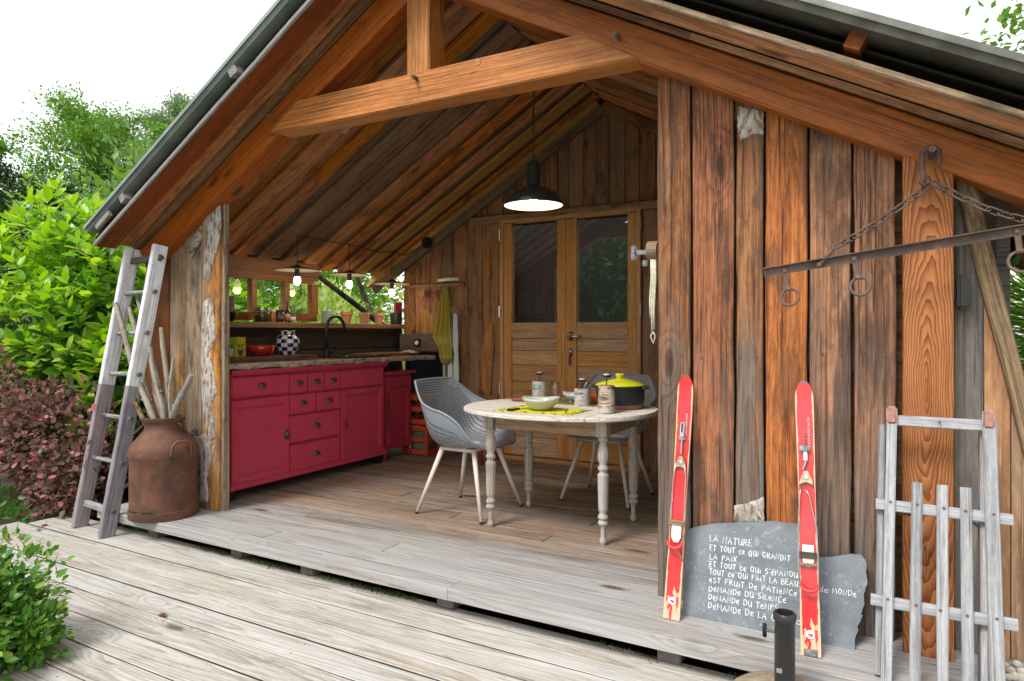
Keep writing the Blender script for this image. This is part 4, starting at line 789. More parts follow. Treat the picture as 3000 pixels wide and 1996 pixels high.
for y, x, dz in ((3.741, -4.0, 0), (3.93, -3.985, -.012), (4.15, -3.98, -.02), (4.32, -4.0, 0), (4.5, -3.99, -.02), (4.7, -4.0, -.03), (4.882, -4.0, 0), (5.0, -3.96, -.05), (5.1, -3.88, -.04), (5.12, -3.78, .0)): cp.append((x, y, zdeck(x) - .018 + dz))
tag(MB().tube(cp, .004, 6).build('lamp_cable', M['black'], smooth=True), 'thin black cable linking the bulb pendants along the ceiling', 'cable')
tag(MB().box((-3.76, 5.10, 1.955), (.10, .07, .10), bev=.02).build('junction_box', M['black']), 'black junction box where the ceiling meets the back wall', 'junction box')
so = thing('wall_socket', 'black square wall socket with pale round insert above the counter', 'socket', (-3.914, 5.155, 1.017))
MB().box((-3.914, 5.152, 1.017), (.075, .016, .075), bev=.004).build('plate', M['black'], so, I4); MB().tube([(-3.914, 5.146, 1.017), (-3.914, 5.140, 1.017)], .021, 18).build('insert', M['whiteplastic'], so, I4)
# cloths
def cloth(name, rows_, mat, label, folds=.02, n=18, nf=3.2, y=5.09, cat='towel', ph=0):
    mb = MB()
    for (z, xa, xb, dep) in rows_:
        for k in range(n + 1):
            f = k / n; mb.v.append(Vector((xa + (xb - xa) * f, y + dep * math.sin(f * nf * 6.28 + ph + z * 1.5) - .4 * dep, z + .006 * math.sin(f * 9 + z * 7))))
    for i in range(len(rows_) - 1):
        for k in range(n): mb.f.append((i * (n + 1) + k, i * (n + 1) + k + 1, (i + 1) * (n + 1) + k + 1, (i + 1) * (n + 1) + k))
    o = mb.build(name, mat, smooth=True); so_ = o.modifiers.new('thick', 'SOLIDIFY'); so_.thickness = .004
    return tag(o, label, cat)
s = NT('mustard_towel'); tc = s.n('TexCoord').outputs['Object']; sp = s.n('SeparateXYZ'); s.l(tc, sp.inputs[0]); zc = sp.outputs[2]
st = s.math('MULTIPLY', s.math('LESS_THAN', s.math('FRACT', s.math('MULTIPLY', zc, 62.)), .22), s.math('MULTIPLY', s.math('GREATER_THAN', zc, 1.005), s.math('LESS_THAN', zc, 1.075)))
st2 = s.math('MULTIPLY', s.math('LESS_THAN', s.math('FRACT', s.math('MULTIPLY', zc, 62.)), .22), s.math('MULTIPLY', s.math('GREATER_THAN', zc, .875), s.math('LESS_THAN', zc, .91)))
M['towel'] = s.out(s.mix(s.math('MAXIMUM', st, st2), (.36, .285, .035), (.56, .50, .26)), .9)
cloth('towel', [(1.545, -3.555, -3.530, .004), (1.50, -3.575, -3.515, .02), (1.38, -3.605, -3.50, .03), (1.25, -3.632, -3.495, .03), (1.12, -3.672, -3.488, .028), (1.065, -3.690, -3.485, .026), (1.02, -3.66, -3.482, .024), (.95, -3.615, -3.480, .022), (.89, -3.615, -3.478, .022), (.83, -3.585, -3.50, .02)], M['towel'], 'mustard yellow kitchen towel with pale stripes hanging from a hook')
s = NT('green_striped_cloth'); tc = s.n('TexCoord').outputs['Object']; sp = s.n('SeparateXYZ'); s.l(tc, sp.inputs[0]); fx = s.math('FRACT', s.math('MULTIPLY', sp.outputs[0], 14.))
M['stripe'] = s.out(s.mix(s.math('LESS_THAN', fx, .26), (.66, .66, .64), (.10, .19, .10)), .9)
cloth('apron', [(1.29, -3.50, -3.44, .012), (1.15, -3.51, -3.435, .015), (1.0, -3.52, -3.43, .016), (.93, -3.55, -3.425, .018), (.80, -3.60, -3.42, .02), (.70, -3.60, -3.42, .02), (.62, -3.59, -3.425, .02)], M['stripe'], 'white cloth with green stripes hanging behind the mustard towel', y=5.135, ph=1)
tag(MB().tube([(-3.66, 5.14, 1.60), (-3.55, 5.13, 1.607), (-3.43, 5.14, 1.605)], [.016, .018, .017], 10).build('paper_roll', M['whiteplastic'], smooth=True), 'rolled white paper lying on the rail above the towel', 'paper roll')
def heart(x, label, mat, sz=.045):
    pts = []
    for k in range(28):
        a0 = 2 * math.pi * k / 28; pts.append((x + sz / 16 * 16 * math.sin(a0) ** 3, 5.150, 1.475 + sz / 16 * 1.35 * (13 * math.cos(a0) - 5 * math.cos(2 * a0) - 2 * math.cos(3 * a0) - math.cos(4 * a0))))
    t = thing('heart_ornament', label, 'ornament', (x, 5.15, 1.43)); MB().prism(pts, (0, -.014, 0)).build('heart', mat, t, I4); MB().tube([(x, 5.15, 1.50), (x, 5.15, 1.555)], .0015, 5).build('cord', M['rope'], t, I4)
heart(-3.846, 'narrow wicker-coloured heart hanging on the plank wall', plain('wicker', (.36, .20, .10), .8, nz=.5, nscale=80), .032); heart(-3.655, 'dark red fabric heart hanging beside the towel', plain('heart_red', (.16, .018, .02), .8), .042)
fb = MB()
for j in range(5):
    for i in range(13): fb.v.append(Vector((-4.0 + .17 * i / 12, 4.98 + .1 * j / 4, .930 + .022 * math.sin(math.pi * i / 12) * math.sin(math.pi * (j + .3) / 4.6) + .003 * math.sin(i * 2.1 + j))))
for j in range(4):
    for i in range(12): fb.f.append((j * 13 + i, j * 13 + i + 1, (j + 1) * 13 + i + 1, (j + 1) * 13 + i))
fb = fb.build('dish_cloth', plain('pale_blue_cloth', (.40, .48, .55), .9, nz=.15, nscale=60, bump=.3), smooth=True); fb.modifiers.new('thick', 'SOLIDIFY').thickness = .006
tag(fb, 'crumpled pale blue dish cloth on the counter', 'cloth')
# orange crates
def crate(x, y, z, label):
    t = thing('crate', label, 'crate', (x, y, z), group='orange crates beside the small cabinet'); w, d, h = .30, .24, .27; b = .028
    for sx in (-1, 1):
        for sy in (-1, 1): MB().box((sx * (w / 2 - b / 2), sy * (d / 2 - b / 2), h / 2), (b, b, h - .002), bev=.003).build('corner_post', M['orange'], t)
    for zz in (.03, .145, .245):
        for sy in (-1, 1): MB().box((0, sy * (d / 2 - .005), zz), (w - 2 * b, .01, .045)).build('slat', M['orange'], t)
        for sx in (-1, 1): MB().box((sx * (w / 2 - .005), 0, zz), (.01, d - 2 * b, .045)).build('slat', M['orange'], t)
    MB().box((0, 0, .01), (w - .03, d - .03, .012)).build('base', M['orange'], t)
crate(-3.76, 5.02, .004, 'orange plastic crate on the floor under another crate'); crate(-3.76, 5.02, .277, 'orange plastic crate standing on top of another crate')
tag(MB().box((-3.76, 5.02, .125), (.235, .165, .20), bev=.01).build('crate_contents', M['darkgrey']), 'dark packed bottles inside the lower orange crate', 'bottles')
# ------------------------------------------------------------------ table
TZ = .683; TC = Vector((-1.68, 3.575, 0))
tb_ = thing('table', 'oval limed wooden table with turned legs on the porch floor', 'table', TC)
def sup(a0, ax, by, p): c, s_ = math.cos(a0), math.sin(a0); return (ax * math.copysign(abs(c) ** (2 / p), c), by * math.copysign(abs(s_) ** (2 / p), s_))
def oval(x0, x1, z0, z1):
    top = [sup(2 * math.pi * k / 120, .565, .485, 2.25) for k in range(120)]; pts = []
    for (x, y) in top: pts.append((min(max(x, x0), x1), y))
    cl = []
    for p in pts:
        q = p
        if p[0] in (x0, x1) and abs(p[0]) < .56:
            yy = .485 * (1 - (abs(p[0]) / .565) ** 2.25) ** (1 / 2.25); q = (p[0], max(-yy, min(yy, p[1])))
        if not cl or (abs(q[0] - cl[-1][0]) + abs(q[1] - cl[-1][1])) > 1e-4: cl.append(q)
    mb = MB(); n = len(cl); e = .006
    def ring(ins, z): c = Vector((sum(p[0] for p in cl) / n, sum(p[1] for p in cl) / n)); return [Vector((p[0] + (c.x - p[0]) * ins, p[1] + (c.y - p[1]) * ins, z)) for p in cl]
    rs = [ring(.02, z0), ring(0, z0 + e), ring(0, z1 - e), ring(.012, z1)]
    vs = [p for r in rs for p in r]; fs = [tuple(reversed(range(n))), tuple(3 * n + k for k in range(n))]
    for i in range(3): fs += [(i * n + k, i * n + (k + 1) % n, (i + 1) * n + (k + 1) % n, (i + 1) * n + k) for k in range(n)]
    return mb.add(vs, fs)
oval(-.6, .335, TZ - .026, TZ).build('top', M['tabletop'], tb_, auto=30); oval(.337, .6, TZ - .026, TZ - .0005).build('leaf', M['tabletop'], tb_, auto=30)
LG = [(0.0005, 0), (.013, .0), (.020, .012), (.021, .024), (.012, .042), (.014, .048), (.013, .075), (.017, .10), (.027, .108), (.029, .116), (.024, .126), (.020, .132), (.028, .140), (.029, .15), (.022, .16), (.0185, .170), (.0255, .18), (.026, .195), (.030, .36), (.030, .372), (.020, .38), (.021, .388), (.0285, .397), (.0285, .407), (.021, .416), (.020, .424), (.029, .45), (.031, .475), (.026, .505), (.019, .535), (.022, .545), (.028, .552), (.028, .562), (.020, .568)]
for (x, y) in ((-1.308, 3.325), (-1.998, 3.325), (-2.015, 3.825), (-1.318, 3.835)):
    lg = MB().lathe(LG, 20).build('leg', M['tableleg'], tb_, Matrix.Translation((x, y, 0)), auto=60)
    MB().box((x, y, .6125), (.062, .062, .089), bev=.003).build('leg_block', M['tableleg'], lg, I4)
for p0, p1, nr in (((-1.95, 3.305, .612), (-1.34, 3.305, .612), (0, -1, 0)), ((-1.95, 3.85, .612), (-1.34, 3.85, .612), (0, 1, 0)), ((-2.02, 3.36, .612), (-2.02, 3.80, .612), (-1, 0, 0)), ((-1.295, 3.36, .612), (-1.295, 3.80, .612), (1, 0, 0))):
    plank('apron', p0, p1, .085, .02, nr, M['apron'], tb_, jit=.0008)
MB().box((-1.80, 3.28, .65), (.05, .06, .014)).build('pull', M['apron'], tb_, I4)
# ------------------------------------------------------------------ shell chairs
def sm(a0, b0, t): t = max(0, min(1, (t - a0) / (b0 - a0))); return t * t * (3 - 2 * t)
def crom(tab, v):
    k = [q[0] for q in tab]; i = max(j for j in range(len(tab) - 1) if k[j] <= v + 1e-9); t = (v - k[i]) / (k[i + 1] - k[i]); p = [Vector(tab[max(0, min(len(tab) - 1, j))][1]) for j in (i - 1, i, i + 1, i + 2)]
    return .5 * ((2 * p[1]) + (p[2] - p[0]) * t + (2 * p[0] - 5 * p[1] + 4 * p[2] - p[3]) * t * t + (3 * p[1] - p[0] - 3 * p[2] + p[3]) * t ** 3)
CEN = [(0, (.235, 0, .425)), (.14, (.14, 0, .418)), (.28, (.02, 0, .405)), (.42, (-.10, 0, .402)), (.54, (-.195, 0, .445)), (.68, (-.240, 0, .56)), (.84, (-.278, 0, .69)), (1, (-.315, 0, .815))]
RIM = [(0, (.205, .185, .432)), (.14, (.165, .245, .475)), (.28, (.085, .280, .585)), (.42, (-.010, .292, .640)), (.54, (-.085, .294, .658)), (.68, (-.165, .284, .690)), (.84, (-.232, .245, .750)), (1, (-.292, .195, .812))]
def shell(u, v):
    """u -1..1 across, v 0..1 from the seat's front edge to the top of the back; centre line and rim are drawn, the section between them is a rounded bucket"""
    c, e = crom(CEN, v), crom(RIM, v); au = abs(u); q = 3.4 - 1.3 * sm(.45, .8, v); p = 1.35 - .2 * sm(.5, 1, v)
    return Vector((c.x + (e.x - c.x) * au ** (q * .8), math.copysign(e.y * (1 - (1 - au) ** p), u) if au > 0 else 0, c.z + (e.z - c.z) * au ** q))
def chair(label, loc, rz):
    t = thing('shell_chair', label, 'chair', loc, rz, 'perforated grey shell chairs round the table')
    if 'me' not in SH:
        nu, nv = 34, 56; mb = MB(); G = [[shell(-1 + 2 * i / nu, j / nv) for i in range(nu + 1)] for j in range(nv + 1)]
        for j in range(nv):
            for i in range(nu):
                q = [G[j][i], G[j][i + 1], G[j + 1][i + 1], G[j + 1][i]]; b = len(mb.v)
                rim = i < 2 or i >= nu - 2 or j < 2 or j >= nv - 2
                if rim: mb.v += q; mb.f.append((b, b + 1, b + 2, b + 3))
                else:
                    c = (q[0] + q[1] + q[2] + q[3]) / 4; m = [(q[k] + q[(k + 1) % 4]) / 2 for k in range(4)]; 
                    if (i + j) % 2 == 0: h = [c + (p - c) * .70 for p in m]            # staggered diamond holes
                    else: h = [c + (p - c) * .70 for p in m]
                    mb.v += q + h
                    mb.f += [(b + k, b + 4 + k, b + 4 + (k - 1) % 4) for k in range(4)] + [(b + k, b + (k + 1) % 4, b + 4 + k) for k in range(4)]
        o = mb.build('shell', M['chair'], t); bm = bmesh.new(); bm.from_mesh(o.data); bmesh.ops.remove_doubles(bm, verts=bm.verts, dist=.0004); bmesh.ops.recalc_face_normals(bm, faces=bm.faces); bm.to_mesh(o.data); bm.free()
        o.data.polygons.foreach_set('use_smooth', [True] * len(o.data.polygons)); SH['me'] = o
        edge = [shell(-1, j / 40) for j in range(41)] + [shell(-1 + 2 * i / 20, 1) for i in range(1, 20)] + [shell(1, 1 - j / 40) for j in range(41)] + [shell(1 - 2 * i / 20, 0) for i in range(1, 20)]
        SH['rim'] = MB().tube(edge, .0075, 8, closed=True).build('rim', M['chair'], t, smooth=True)
        SH['legs'] = []
        for sx, sy in ((1, 1), (1, -1), (-1, 1), (-1, -1)):
            lg = MB().tube([(sx * .115 - .01, sy * .13, .405), (sx * .235 - .01, sy * .235, .012)], [.0165, .0105], 12).build('leg', M['chairleg'], t, smooth=True)
            ft = MB().tube([(sx * .2345 - .01, sy * .2345, .014), (sx * .2375 - .01, sy * .2375, 0)], .011, 10).build('foot', M['black'], lg, MW[t.name]); SH['legs'].append(lg)
        SH['bars'] = [MB().tube([(-.125, sy * .13, .398), (.105, sy * .13, .398)], .011, 8).build('bar', M['chairleg'], t) for sy in (-1, 1)] + [MB().tube([(sx, -.13, .398), (sx, .13, .398)], .011, 8).build('bar', M['chairleg'], t) for sx in (-.115, .095)]
        SH['root'] = t
    else:
        d = MW[t.name] @ MW[SH['root'].name].inverted()
        for o in [SH['me'], SH['rim']] + SH['bars'] + SH['legs']:
            c = copies(o, t, d @ MW[o.name])
            for g_ in o.children: copies(g_, c, d @ MW[g_.name])
    return t
SH = {}
chair('grey perforated shell chair with cream legs, drawn up sideways at the table', (-2.285, 3.565, 0), R(-1)); chair('grey perforated shell chair behind the yellow-lidded pot, back to the door', (-1.655, 4.275, 0), R(-91))
# red stool with woven seat against the door
st_ = thing('stool', 'low raspberry red stool with dark woven seat before the doors', 'stool', (-3.2, 5.0, 0))
for x in (-3.42, -2.995):
    for y in (4.82, 5.08): MB().tube([(x, y, 0), (x, y, .40)], [.018, .024], 10).build('leg', M['redsmall'], st_, I4, smooth=True)
MB().box((-3.21, 4.95, .41), (.48, .32, .05), bev=.01).build('seat', M['black'], st_, I4)
# ------------------------------------------------------------------ on the table
def candle(x, y, r, h, ph, label, peel=0, bk='birchbark'):
    t = thing('birch_candle_holder', label, 'candle holder', (x, y, TZ), group='birch log candle holders')
    n = 22; mb = MB(); k = 9; prof = [(r * random.uniform(.97, 1.04), h * i / k) for i in range(k + 1)]
    mb.lathe([(.0005, 0)] + prof + [(.0005, h)], n, jit=.025).build('log', M[bk], t, smooth=True, auto=50)
    MB().lathe([(.0005, h + .0015), (r * .9, h + .0012)], n).build('cut_face', M['jamb'], t)
    MB().tube([(0, 0, h), (0, 0, ph)], .003, 8).build('rod', M['black'], t)
    MB().lathe([(.0005, ph), (.022, ph), (.0235, ph + .012), (.021, ph + .012), (.0195, ph + .003), (.0005, ph + .003)], 20).build('dish', M['black'], t, auto=50)
    MB().lathe([(.0005, ph + .004), (.0185, ph + .004), (.0185, ph + .016), (.0005, ph + .015)], 18).build('tealight', M['wax'], t, auto=50); MB().tube([(0, 0, ph + .015), (.001, 0, ph + .023)], .001, 5).build('wick', M['wax'], t)
    return t
c1 = candle(-1.975, 3.90, .048, .118, .160, 'birch log candle holder with a mint green button, behind the bowl')
MB().box((.012, -.0495, .085), (.026, .004, .026), Matrix.Rotation(.785, 4, 'Y') if False else None).build('button', plain('mint_button', (.26, .42, .35), .5), c1)
candle(-1.590, 3.70, .046, .100, .142, 'short birch log candle holder between the bowls and the black pot'); candle(-1.322, 3.41, .044, .150, .194, 'tall birch log candle holder with orange peeling bark, in front of the pot', bk='birchpeel')
pt_ = thing('casserole', 'black casserole with chartreuse yellow lid on the table', 'pot', (-1.345, 3.68, TZ))
MB().lathe([(.0005, 0), (.120, 0), (.130, .012), (.133, .026)], 40).build('foot', M['clayred'], pt_, auto=50)
MB().lathe([(.133, .026), (.138, .04), (.140, .115), (.147, .122), (.147, .132), (.138, .132)], 40).build('body', M['potblack'], pt_, auto=50)
MB().lathe([(.144, .131), (.140, .138), (.10, .153), (.04, .168), (.022, .171)], 40).build('lid', M['yellow'], pt_, smooth=True)
MB().lathe([(.022, .169), (.019, .178), (.026, .186), (.027, .194), (.02, .199), (.0005, .2)], 24).build('knob', M['yellow'], pt_, smooth=True)
for sx in (-1, 1): MB().tube([(sx * .142, -.03, .12), (sx * .162, -.02, .122), (sx * .162, .02, .122), (sx * .142, .03, .12)], .008, 8).build('handle', M['potblack'], pt_, smooth=True)
b1 = tag(MB.build(bowlmesh([(.040, 0), (.050, .003), (.078, .024), (.098, .052), (.104, .068)], .005, wob=.006), 'bowl', M['ceramic'], None, Matrix.Translation((-1.685, 3.345, TZ + .0042)), smooth=True), 'pale celadon bowl with wavy rim on the yellow placemat', 'bowl')
tag(MB.build(bowlmesh([(.035, 0), (.045, .003), (.072, .03), (.085, .056)], .004, wob=.006), 'bowl', M['ceramicblue'], None, Matrix.Translation((-1.70, 3.86, TZ + .0042)), smooth=True), 'pale grey bowl on the olive placemat', 'bowl')
tag(MB.build(bowlmesh([(.045, 0), (.06, .01), (.075, .04), (.078, .065)], .004), 'bowl', M['orangeglaze'], None, Matrix.Translation((-1.53, 3.86, TZ)), smooth=True), 'orange bowl half hidden behind the black casserole', 'bowl')
tag(MB.build(bowlmesh([(.04, 0), (.07, .004), (.085, .012)], .003), 'saucer', plain('brick_glaze', (.42, .10, .05), .35), None, Matrix.Translation((-2.02, 3.77, TZ)), smooth=True), 'flat brick-red saucer behind the celadon bowl', 'saucer')
def mat(name, pts, m, label):
    c = [Vector(p) for p in pts]; mb = MB(); nx, ny = 20, 12
    for j in range(ny + 1):
        for i in range(nx + 1):
            f, h = i / nx, j / ny; p = c[0].lerp(c[1], f).lerp(c[3].lerp(c[2], f), h); p.z = TZ + .002 + .0008 * math.sin(i * 1.1) * math.sin(j * .9); mb.v.append(p)
    for j in range(ny):
        for i in range(nx): mb.f.append((j * (nx + 1) + i, j * (nx + 1) + i + 1, (j + 1) * (nx + 1) + i + 1, (j + 1) * (nx + 1) + i))
    o = mb.build(name, m, smooth=True); o.modifiers.new('thick', 'SOLIDIFY').thickness = .002; return tag(o, label, 'placemat')
s = NT('yellow_print_mat'); tc = s.n('TexCoord').outputs['Object']; sp = s.n('SeparateXYZ'); s.l(tc, sp.inputs[0])
nz_ = s.noise(s.vec(s.math('MULTIPLY', sp.outputs[0], 70.), s.math('MULTIPLY', sp.outputs[1], 24.), 0.), 1, 2); edge = s.math('MAXIMUM', s.math('LESS_THAN', sp.outputs[1], 3.245), s.math('MAXIMUM', s.math('GREATER_THAN', sp.outputs[0], -1.50), s.math('LESS_THAN', sp.outputs[0], -1.86)))
M['matY'] = s.out(s.mix(s.math('MULTIPLY', s.mapr(nz_, .50, .53), edge), (.58, .52, .012), (.05, .048, .01)), .85)
mat('placemat', [(-1.915, 3.195, 0), (-1.452, 3.215, 0), (-1.437, 3.50, 0), (-1.892, 3.515, 0)], M['matY'], 'chartreuse yellow placemat with dark printed border')
mat('placemat', [(-1.90, 3.70, 0), (-1.50, 3.66, 0), (-1.49, 3.95, 0), (-1.87, 3.99, 0)], plain('olive_mat', (.155, .145, .022), .85, nz=.2), 'olive green placemat under the pale grey bowl')
def fork(p, d, label):
    Mf = frame(p, d, (0, 0, 1)); t = thing('fork', label, 'fork', M=Mf)
    mb = MB().tube([(-.12, 0, .003), (-.06, 0, .004), (.0, 0, .006), (.03, 0, .004)], [.0035, .0025, .002, .005], 6).build('stem', M['steel'], t, smooth=True)
    for k in (-1.5, -.5, .5, 1.5): MB().tube([(.028, k * .003, .004), (.05, k * .0045, .002), (.078, k * .0045, .006)], [.0018, .0014, .0008], 5).build('tine', M['steel'], t)
fork((-1.545, 3.375, TZ + .004), (-.12, .30, 0), 'steel fork on the yellow placemat'); fork((-1.80, 3.86, TZ + .004), (-.3, .2, 0), 'dark fork on the olive placemat')
kn = thing('knife', 'small knife with dark handle beside the celadon bowl', 'knife', M=frame((-1.80, 3.30, TZ + .005), (.12, .5, 0), (0, 0, 1)))
MB().box((-.045, 0, .003), (.10, .014, .010), bev=.003).build('handle', M['black'], kn); MB().box((.055, 0, .002), (.10, .014, .0015)).build('blade', M['steel'], kn)
def tumbler(x, y, label):
    pr = [(.0005, 0), (.024, 0), (.030, .012), (.035, .04), (.033, .085), (.029, .108)]; ins = [(r - .0015, z + .004) for r, z in reversed(pr[1:])]
    tag(MB().lathe(pr + [(.0285, .1095)] + ins[1:] + [(.0005, .006)], 32).build('tumbler', M['tumbler'], None, Matrix.Translation((x, y, TZ)), smooth=True), label, 'glass')
tumbler(-1.885, 3.945, 'clear stemless glass beside the birch log with the mint button'); tumbler(-1.690, 3.985, 'clear stemless glass behind the short birch log')
# ------------------------------------------------------------------ big pendant
bl = thing('pendant_lamp', 'large dark enamel factory pendant hanging on a chain from the ridge', 'lamp', (-2.03, 3.92, 1.95)); bx_, by_ = -2.03, 3.92
MB().lathe([(.194, 1.948), (.196, 1.952), (.186, 1.985), (.165, 2.02), (.10, 2.056), (.055, 2.075), (.046, 2.085), (.044, 2.20), (.036, 2.23), (.02, 2.245), (.0005, 2.25)], 44, (bx_, by_, 0), caps=False).build('shade', M['lampgreen'], bl, I4, smooth=True)
MB().lathe([(.192, 1.949), (.182, 1.984), (.16, 2.016), (.095, 2.050), (.0005, 2.068)], 44, (bx_, by_, 0), caps=False).build('reflector', M['lampwhite'], bl, I4, smooth=True)
MB().lathe([(.0005, 1.966), (.024, 1.975), (.034, 2.0), (.022, 2.035), (.016, 2.055)], 18, (bx_, by_, 0)).build('bulb', M['bulbbig'], bl, I4, smooth=True)
li = bpy.data.lights.new('lamp_light', 'POINT'); li.energy = 1.6; li.color = (1, .74, .46); li.shadow_soft_size = .04; put(bpy.data.objects.new('lamp_light', li), bl, Matrix.Translation((bx_, by_, 1.945)))
def link(p, d, side, L, r, w, mb):
    d = Vector(d).normalized(); s_ = Vector(side).normalized(); pts = []
    for k in range(12):
        a0 = 2 * math.pi * k / 12; c, q = math.cos(a0), math.sin(a0); pts.append(Vector(p) + d * (c * (w * .5) + math.copysign((L - w) / 2, c)) + s_ * q * w * .5)
    return mb.tube(pts, r, 6, closed=True)
z = 2.262; k = 0; cm = MB()
while z < 2.99: link((bx_, by_, z), (0, 0, 1), (1, 0, 0) if k % 2 else (0, 1, 0), .034, .0022, .016, cm); z += .026; k += 1
cm.build('chain', M['rustdark'], bl, I4, smooth=True); MB().tube([(bx_ + .01, by_, 2.25), (bx_ - .006, by_, 2.45), (bx_ + .008, by_, 2.7), (bx_, by_, 2.99)], .0025, 6).build('flex', M['black'], bl, I4)
# ------------------------------------------------------------------ ladder
la = thing('ladder', 'old wooden ladder, white above and mauve below, leaning on the eaves', 'ladder', (-4.32, 2.39, -.125))
def rail(foot, top, m_top, m_low, w=.034, t=.092):
    foot, top = Vector(foot), Vector(top); sp = foot.lerp(top, .505); nr = Vector((1, -.12, .0))
    a0 = plank('rail', foot, sp, t, w, nr, m_low, la, jit=.001, bev=.006, seg=6); b0 = plank('rail', sp, top, t, w, nr, m_top, la, jit=.001, bev=.006, seg=6); return sp
fL, tL = Vector((-4.512, 2.405, -.125)), Vector((-4.352, 2.655, 1.668)); fR, tR = Vector((-4.138, 2.36, -.125)), Vector((-4.056, 2.655, 1.672))
rail(fL, tL, M['whitepaint'], M['mauve']); rail(fR, tR, M['whitepaint'], M['mauve_g'])
for f, flat in ((.085, 1), (.245, 0), (.395, 0), (.545, 0), (.69, 0), (.835, 0), (.955, 1)):
    p, q = fL.lerp(tL, f), fR.lerp(tR, f); d = (q - p).normalized(); p -= d * .02; q += d * .02
    if flat: plank('rung', p, q, .042, .022, (0, -1, .2), M['oldgrey'] if f < .5 else M['darkgrey'], la, jit=.001)
    else: MB().tube([p, q], .0135, 10).build('rung', M['whitepaint'] if False else M['oldgrey'], la, I4, smooth=True)
    MB().tube([q + Vector((0, 0, 0)), q + d * .022], .013, 10).build('tenon', M['darkgrey'], la, I4)
# ------------------------------------------------------------------ milk can with branches
cx, cy = -3.876, 2.56
mc = thing('milk_can', 'big rusty milk can filled with bare branches', 'milk can', (cx, cy, 0))
MB().lathe([(.0005, .004), (.186, .004), (.193, .0), (.196, .004), (.196, .05), (.190, .053), (.189, .36), (.193, .366), (.196, .375), (.196, .40), (.190, .425), (.175, .445), (.135, .495), (.115, .52), (.108, .535), (.108, .57), (.118, .578), (.120, .60), (.112, .602), (.104, .575), (.10, .50), (.0005, .45)], 48).build('body', M['rust'], mc, auto=55)
Mc = Matrix.Rotation(R(-35), 4, 'Z')
def chandle(rz):
    T = MW[mc.name] @ Matrix.Rotation(rz, 4, 'Z')
    MB().tube([(.196, -.06, .375), (.215, -.06, .40), (.218, -.055, .445), (.214, -.03, .468), (.212, .03, .468), (.218, .055, .445), (.215, .06, .40), (.196, .06, .375)], .009, 8).build('handle', M['rust'], mc, T, smooth=True)
chandle(R(-8)); chandle(R(172))
T = MW[mc.name] @ Matrix.Rotation(R(-135), 4, 'Z'); MB().tube([(.112, -.03, .555), (.135, -.03, .53), (.165, -.028, .50), (.175, .0, .495), (.165, .028, .50), (.135, .03, .53), (.112, .03, .555)], .006, 8).build('lid_clip', M['rust'], mc, T, smooth=True)
T = MW[mc.name] @ Matrix.Rotation(R(15), 4, 'Z'); MB().tube([(.112, -.02, .57), (.135, -.02, .56), (.14, .0, .52), (.135, .02, .56), (.112, .02, .57)], .006, 8).build('lid_clip', M['rust'], mc, T, smooth=True)
for (a0, z) in ((-95, .056), (-60, .057)):
    T = MW[mc.name] @ Matrix.Rotation(R(a0), 4, 'Z'); n = 60
    P = np.array([T @ Vector((.191, random.gauss(0, .018), z + random.uniform(-.003, .004))) for _ in range(n)]); cloud('moss_tuft', P, RNG.normal(0, 1, (n, 3)) + [0, -1, .6], RNG.normal(0, 1, (n, 3)), .009, [(0, -.3, 0), (1, 0, 0), (0, .3, 0)], [(0, 1, 2)], M['moss'], mc)
br = [((338, 889), -.03, .019, 'palebranch', 'thick pale branch in the milk can, crossing both ladder rails'), ((379, 903), .02, .017, 'palebranch', 'pale blotched branch in the milk can beside the thickest one'), ((399, 860), .09, .015, 'palebranch', 'tallest branch in the milk can, seen between the ladder rails'),
      ((472, 960), .06, .017, 'palebranch', 'smooth cream branch standing before the red-brown plank'), ((440, 1017), -.02, .017, 'palebranch', 'knobbly pale branch with a round cut end'), ((509, 1048), .03, .010, 'palebranch', 'thin jointed cane leaning right in the milk can'),
      ((561, 1099), .0, .019, 'greybranch', 'grey cracked branch leaning right towards the bark-covered wall end'), ((367, 1132), -.07, .018, 'ribbranch', 'short brown branch with ribbed bark leaning on the ladder'), ((527, 1143), .08, .012, 'greybranch', 'short grey stick behind the cracked grey branch'), ((448, 1050), .07, .011, 'greybranch', 'slender grey stick behind the smooth cream branch')]
for i, ((u, v), dy, r, mt, lb) in enumerate(br):
    tip = hit(u, v, Y=cy + dy); a0 = i * .63; mx, my = cx + .055 * math.cos(a0) * (1 if tip.x > cx else -1) * 1.0, cy + dy * .5
    mouth = Vector((cx + (tip.x - cx) * .22 + random.uniform(-.02, .02), cy + dy * .6, .575)); low = mouth + (mouth - tip).normalized() * .40
    low.x = max(cx - .13, min(cx + .13, low.x)); low.z = max(.16, low.z)
    pts = []; rr_ = []; n = 9
    for k in range(n + 1):
        f = k / n; p = low.lerp(tip, f); w = .022 * math.sin(f * 7 + i) * (1 - abs(2 * f - 1)); pts.append(p + Vector((w, w * .5, 0)) + Vector((random.uniform(-.002, .002), 0, 0))); rr_.append(r * (1.1 - .28 * f) * random.uniform(.94, 1.08))
    Mb = frame(low, tip - low, (0, -1, 0)); inv = Mb.inverted()
    b = MB().tube([inv @ p for p in pts], rr_, 9)
    for k in (4, 6): 
        pb = inv @ pts[k]; d = Vector((.3, random.choice((-1, 1)) * .8, random.uniform(-.3, .6))).normalized(); b.tube([pb, pb + d * r * 1.5], [r * .5, r * .35], 6)
    tag(b.build('branch', M[mt], None, Mb, smooth=True, auto=50), lb, 'branch', 'branches in the milk can')
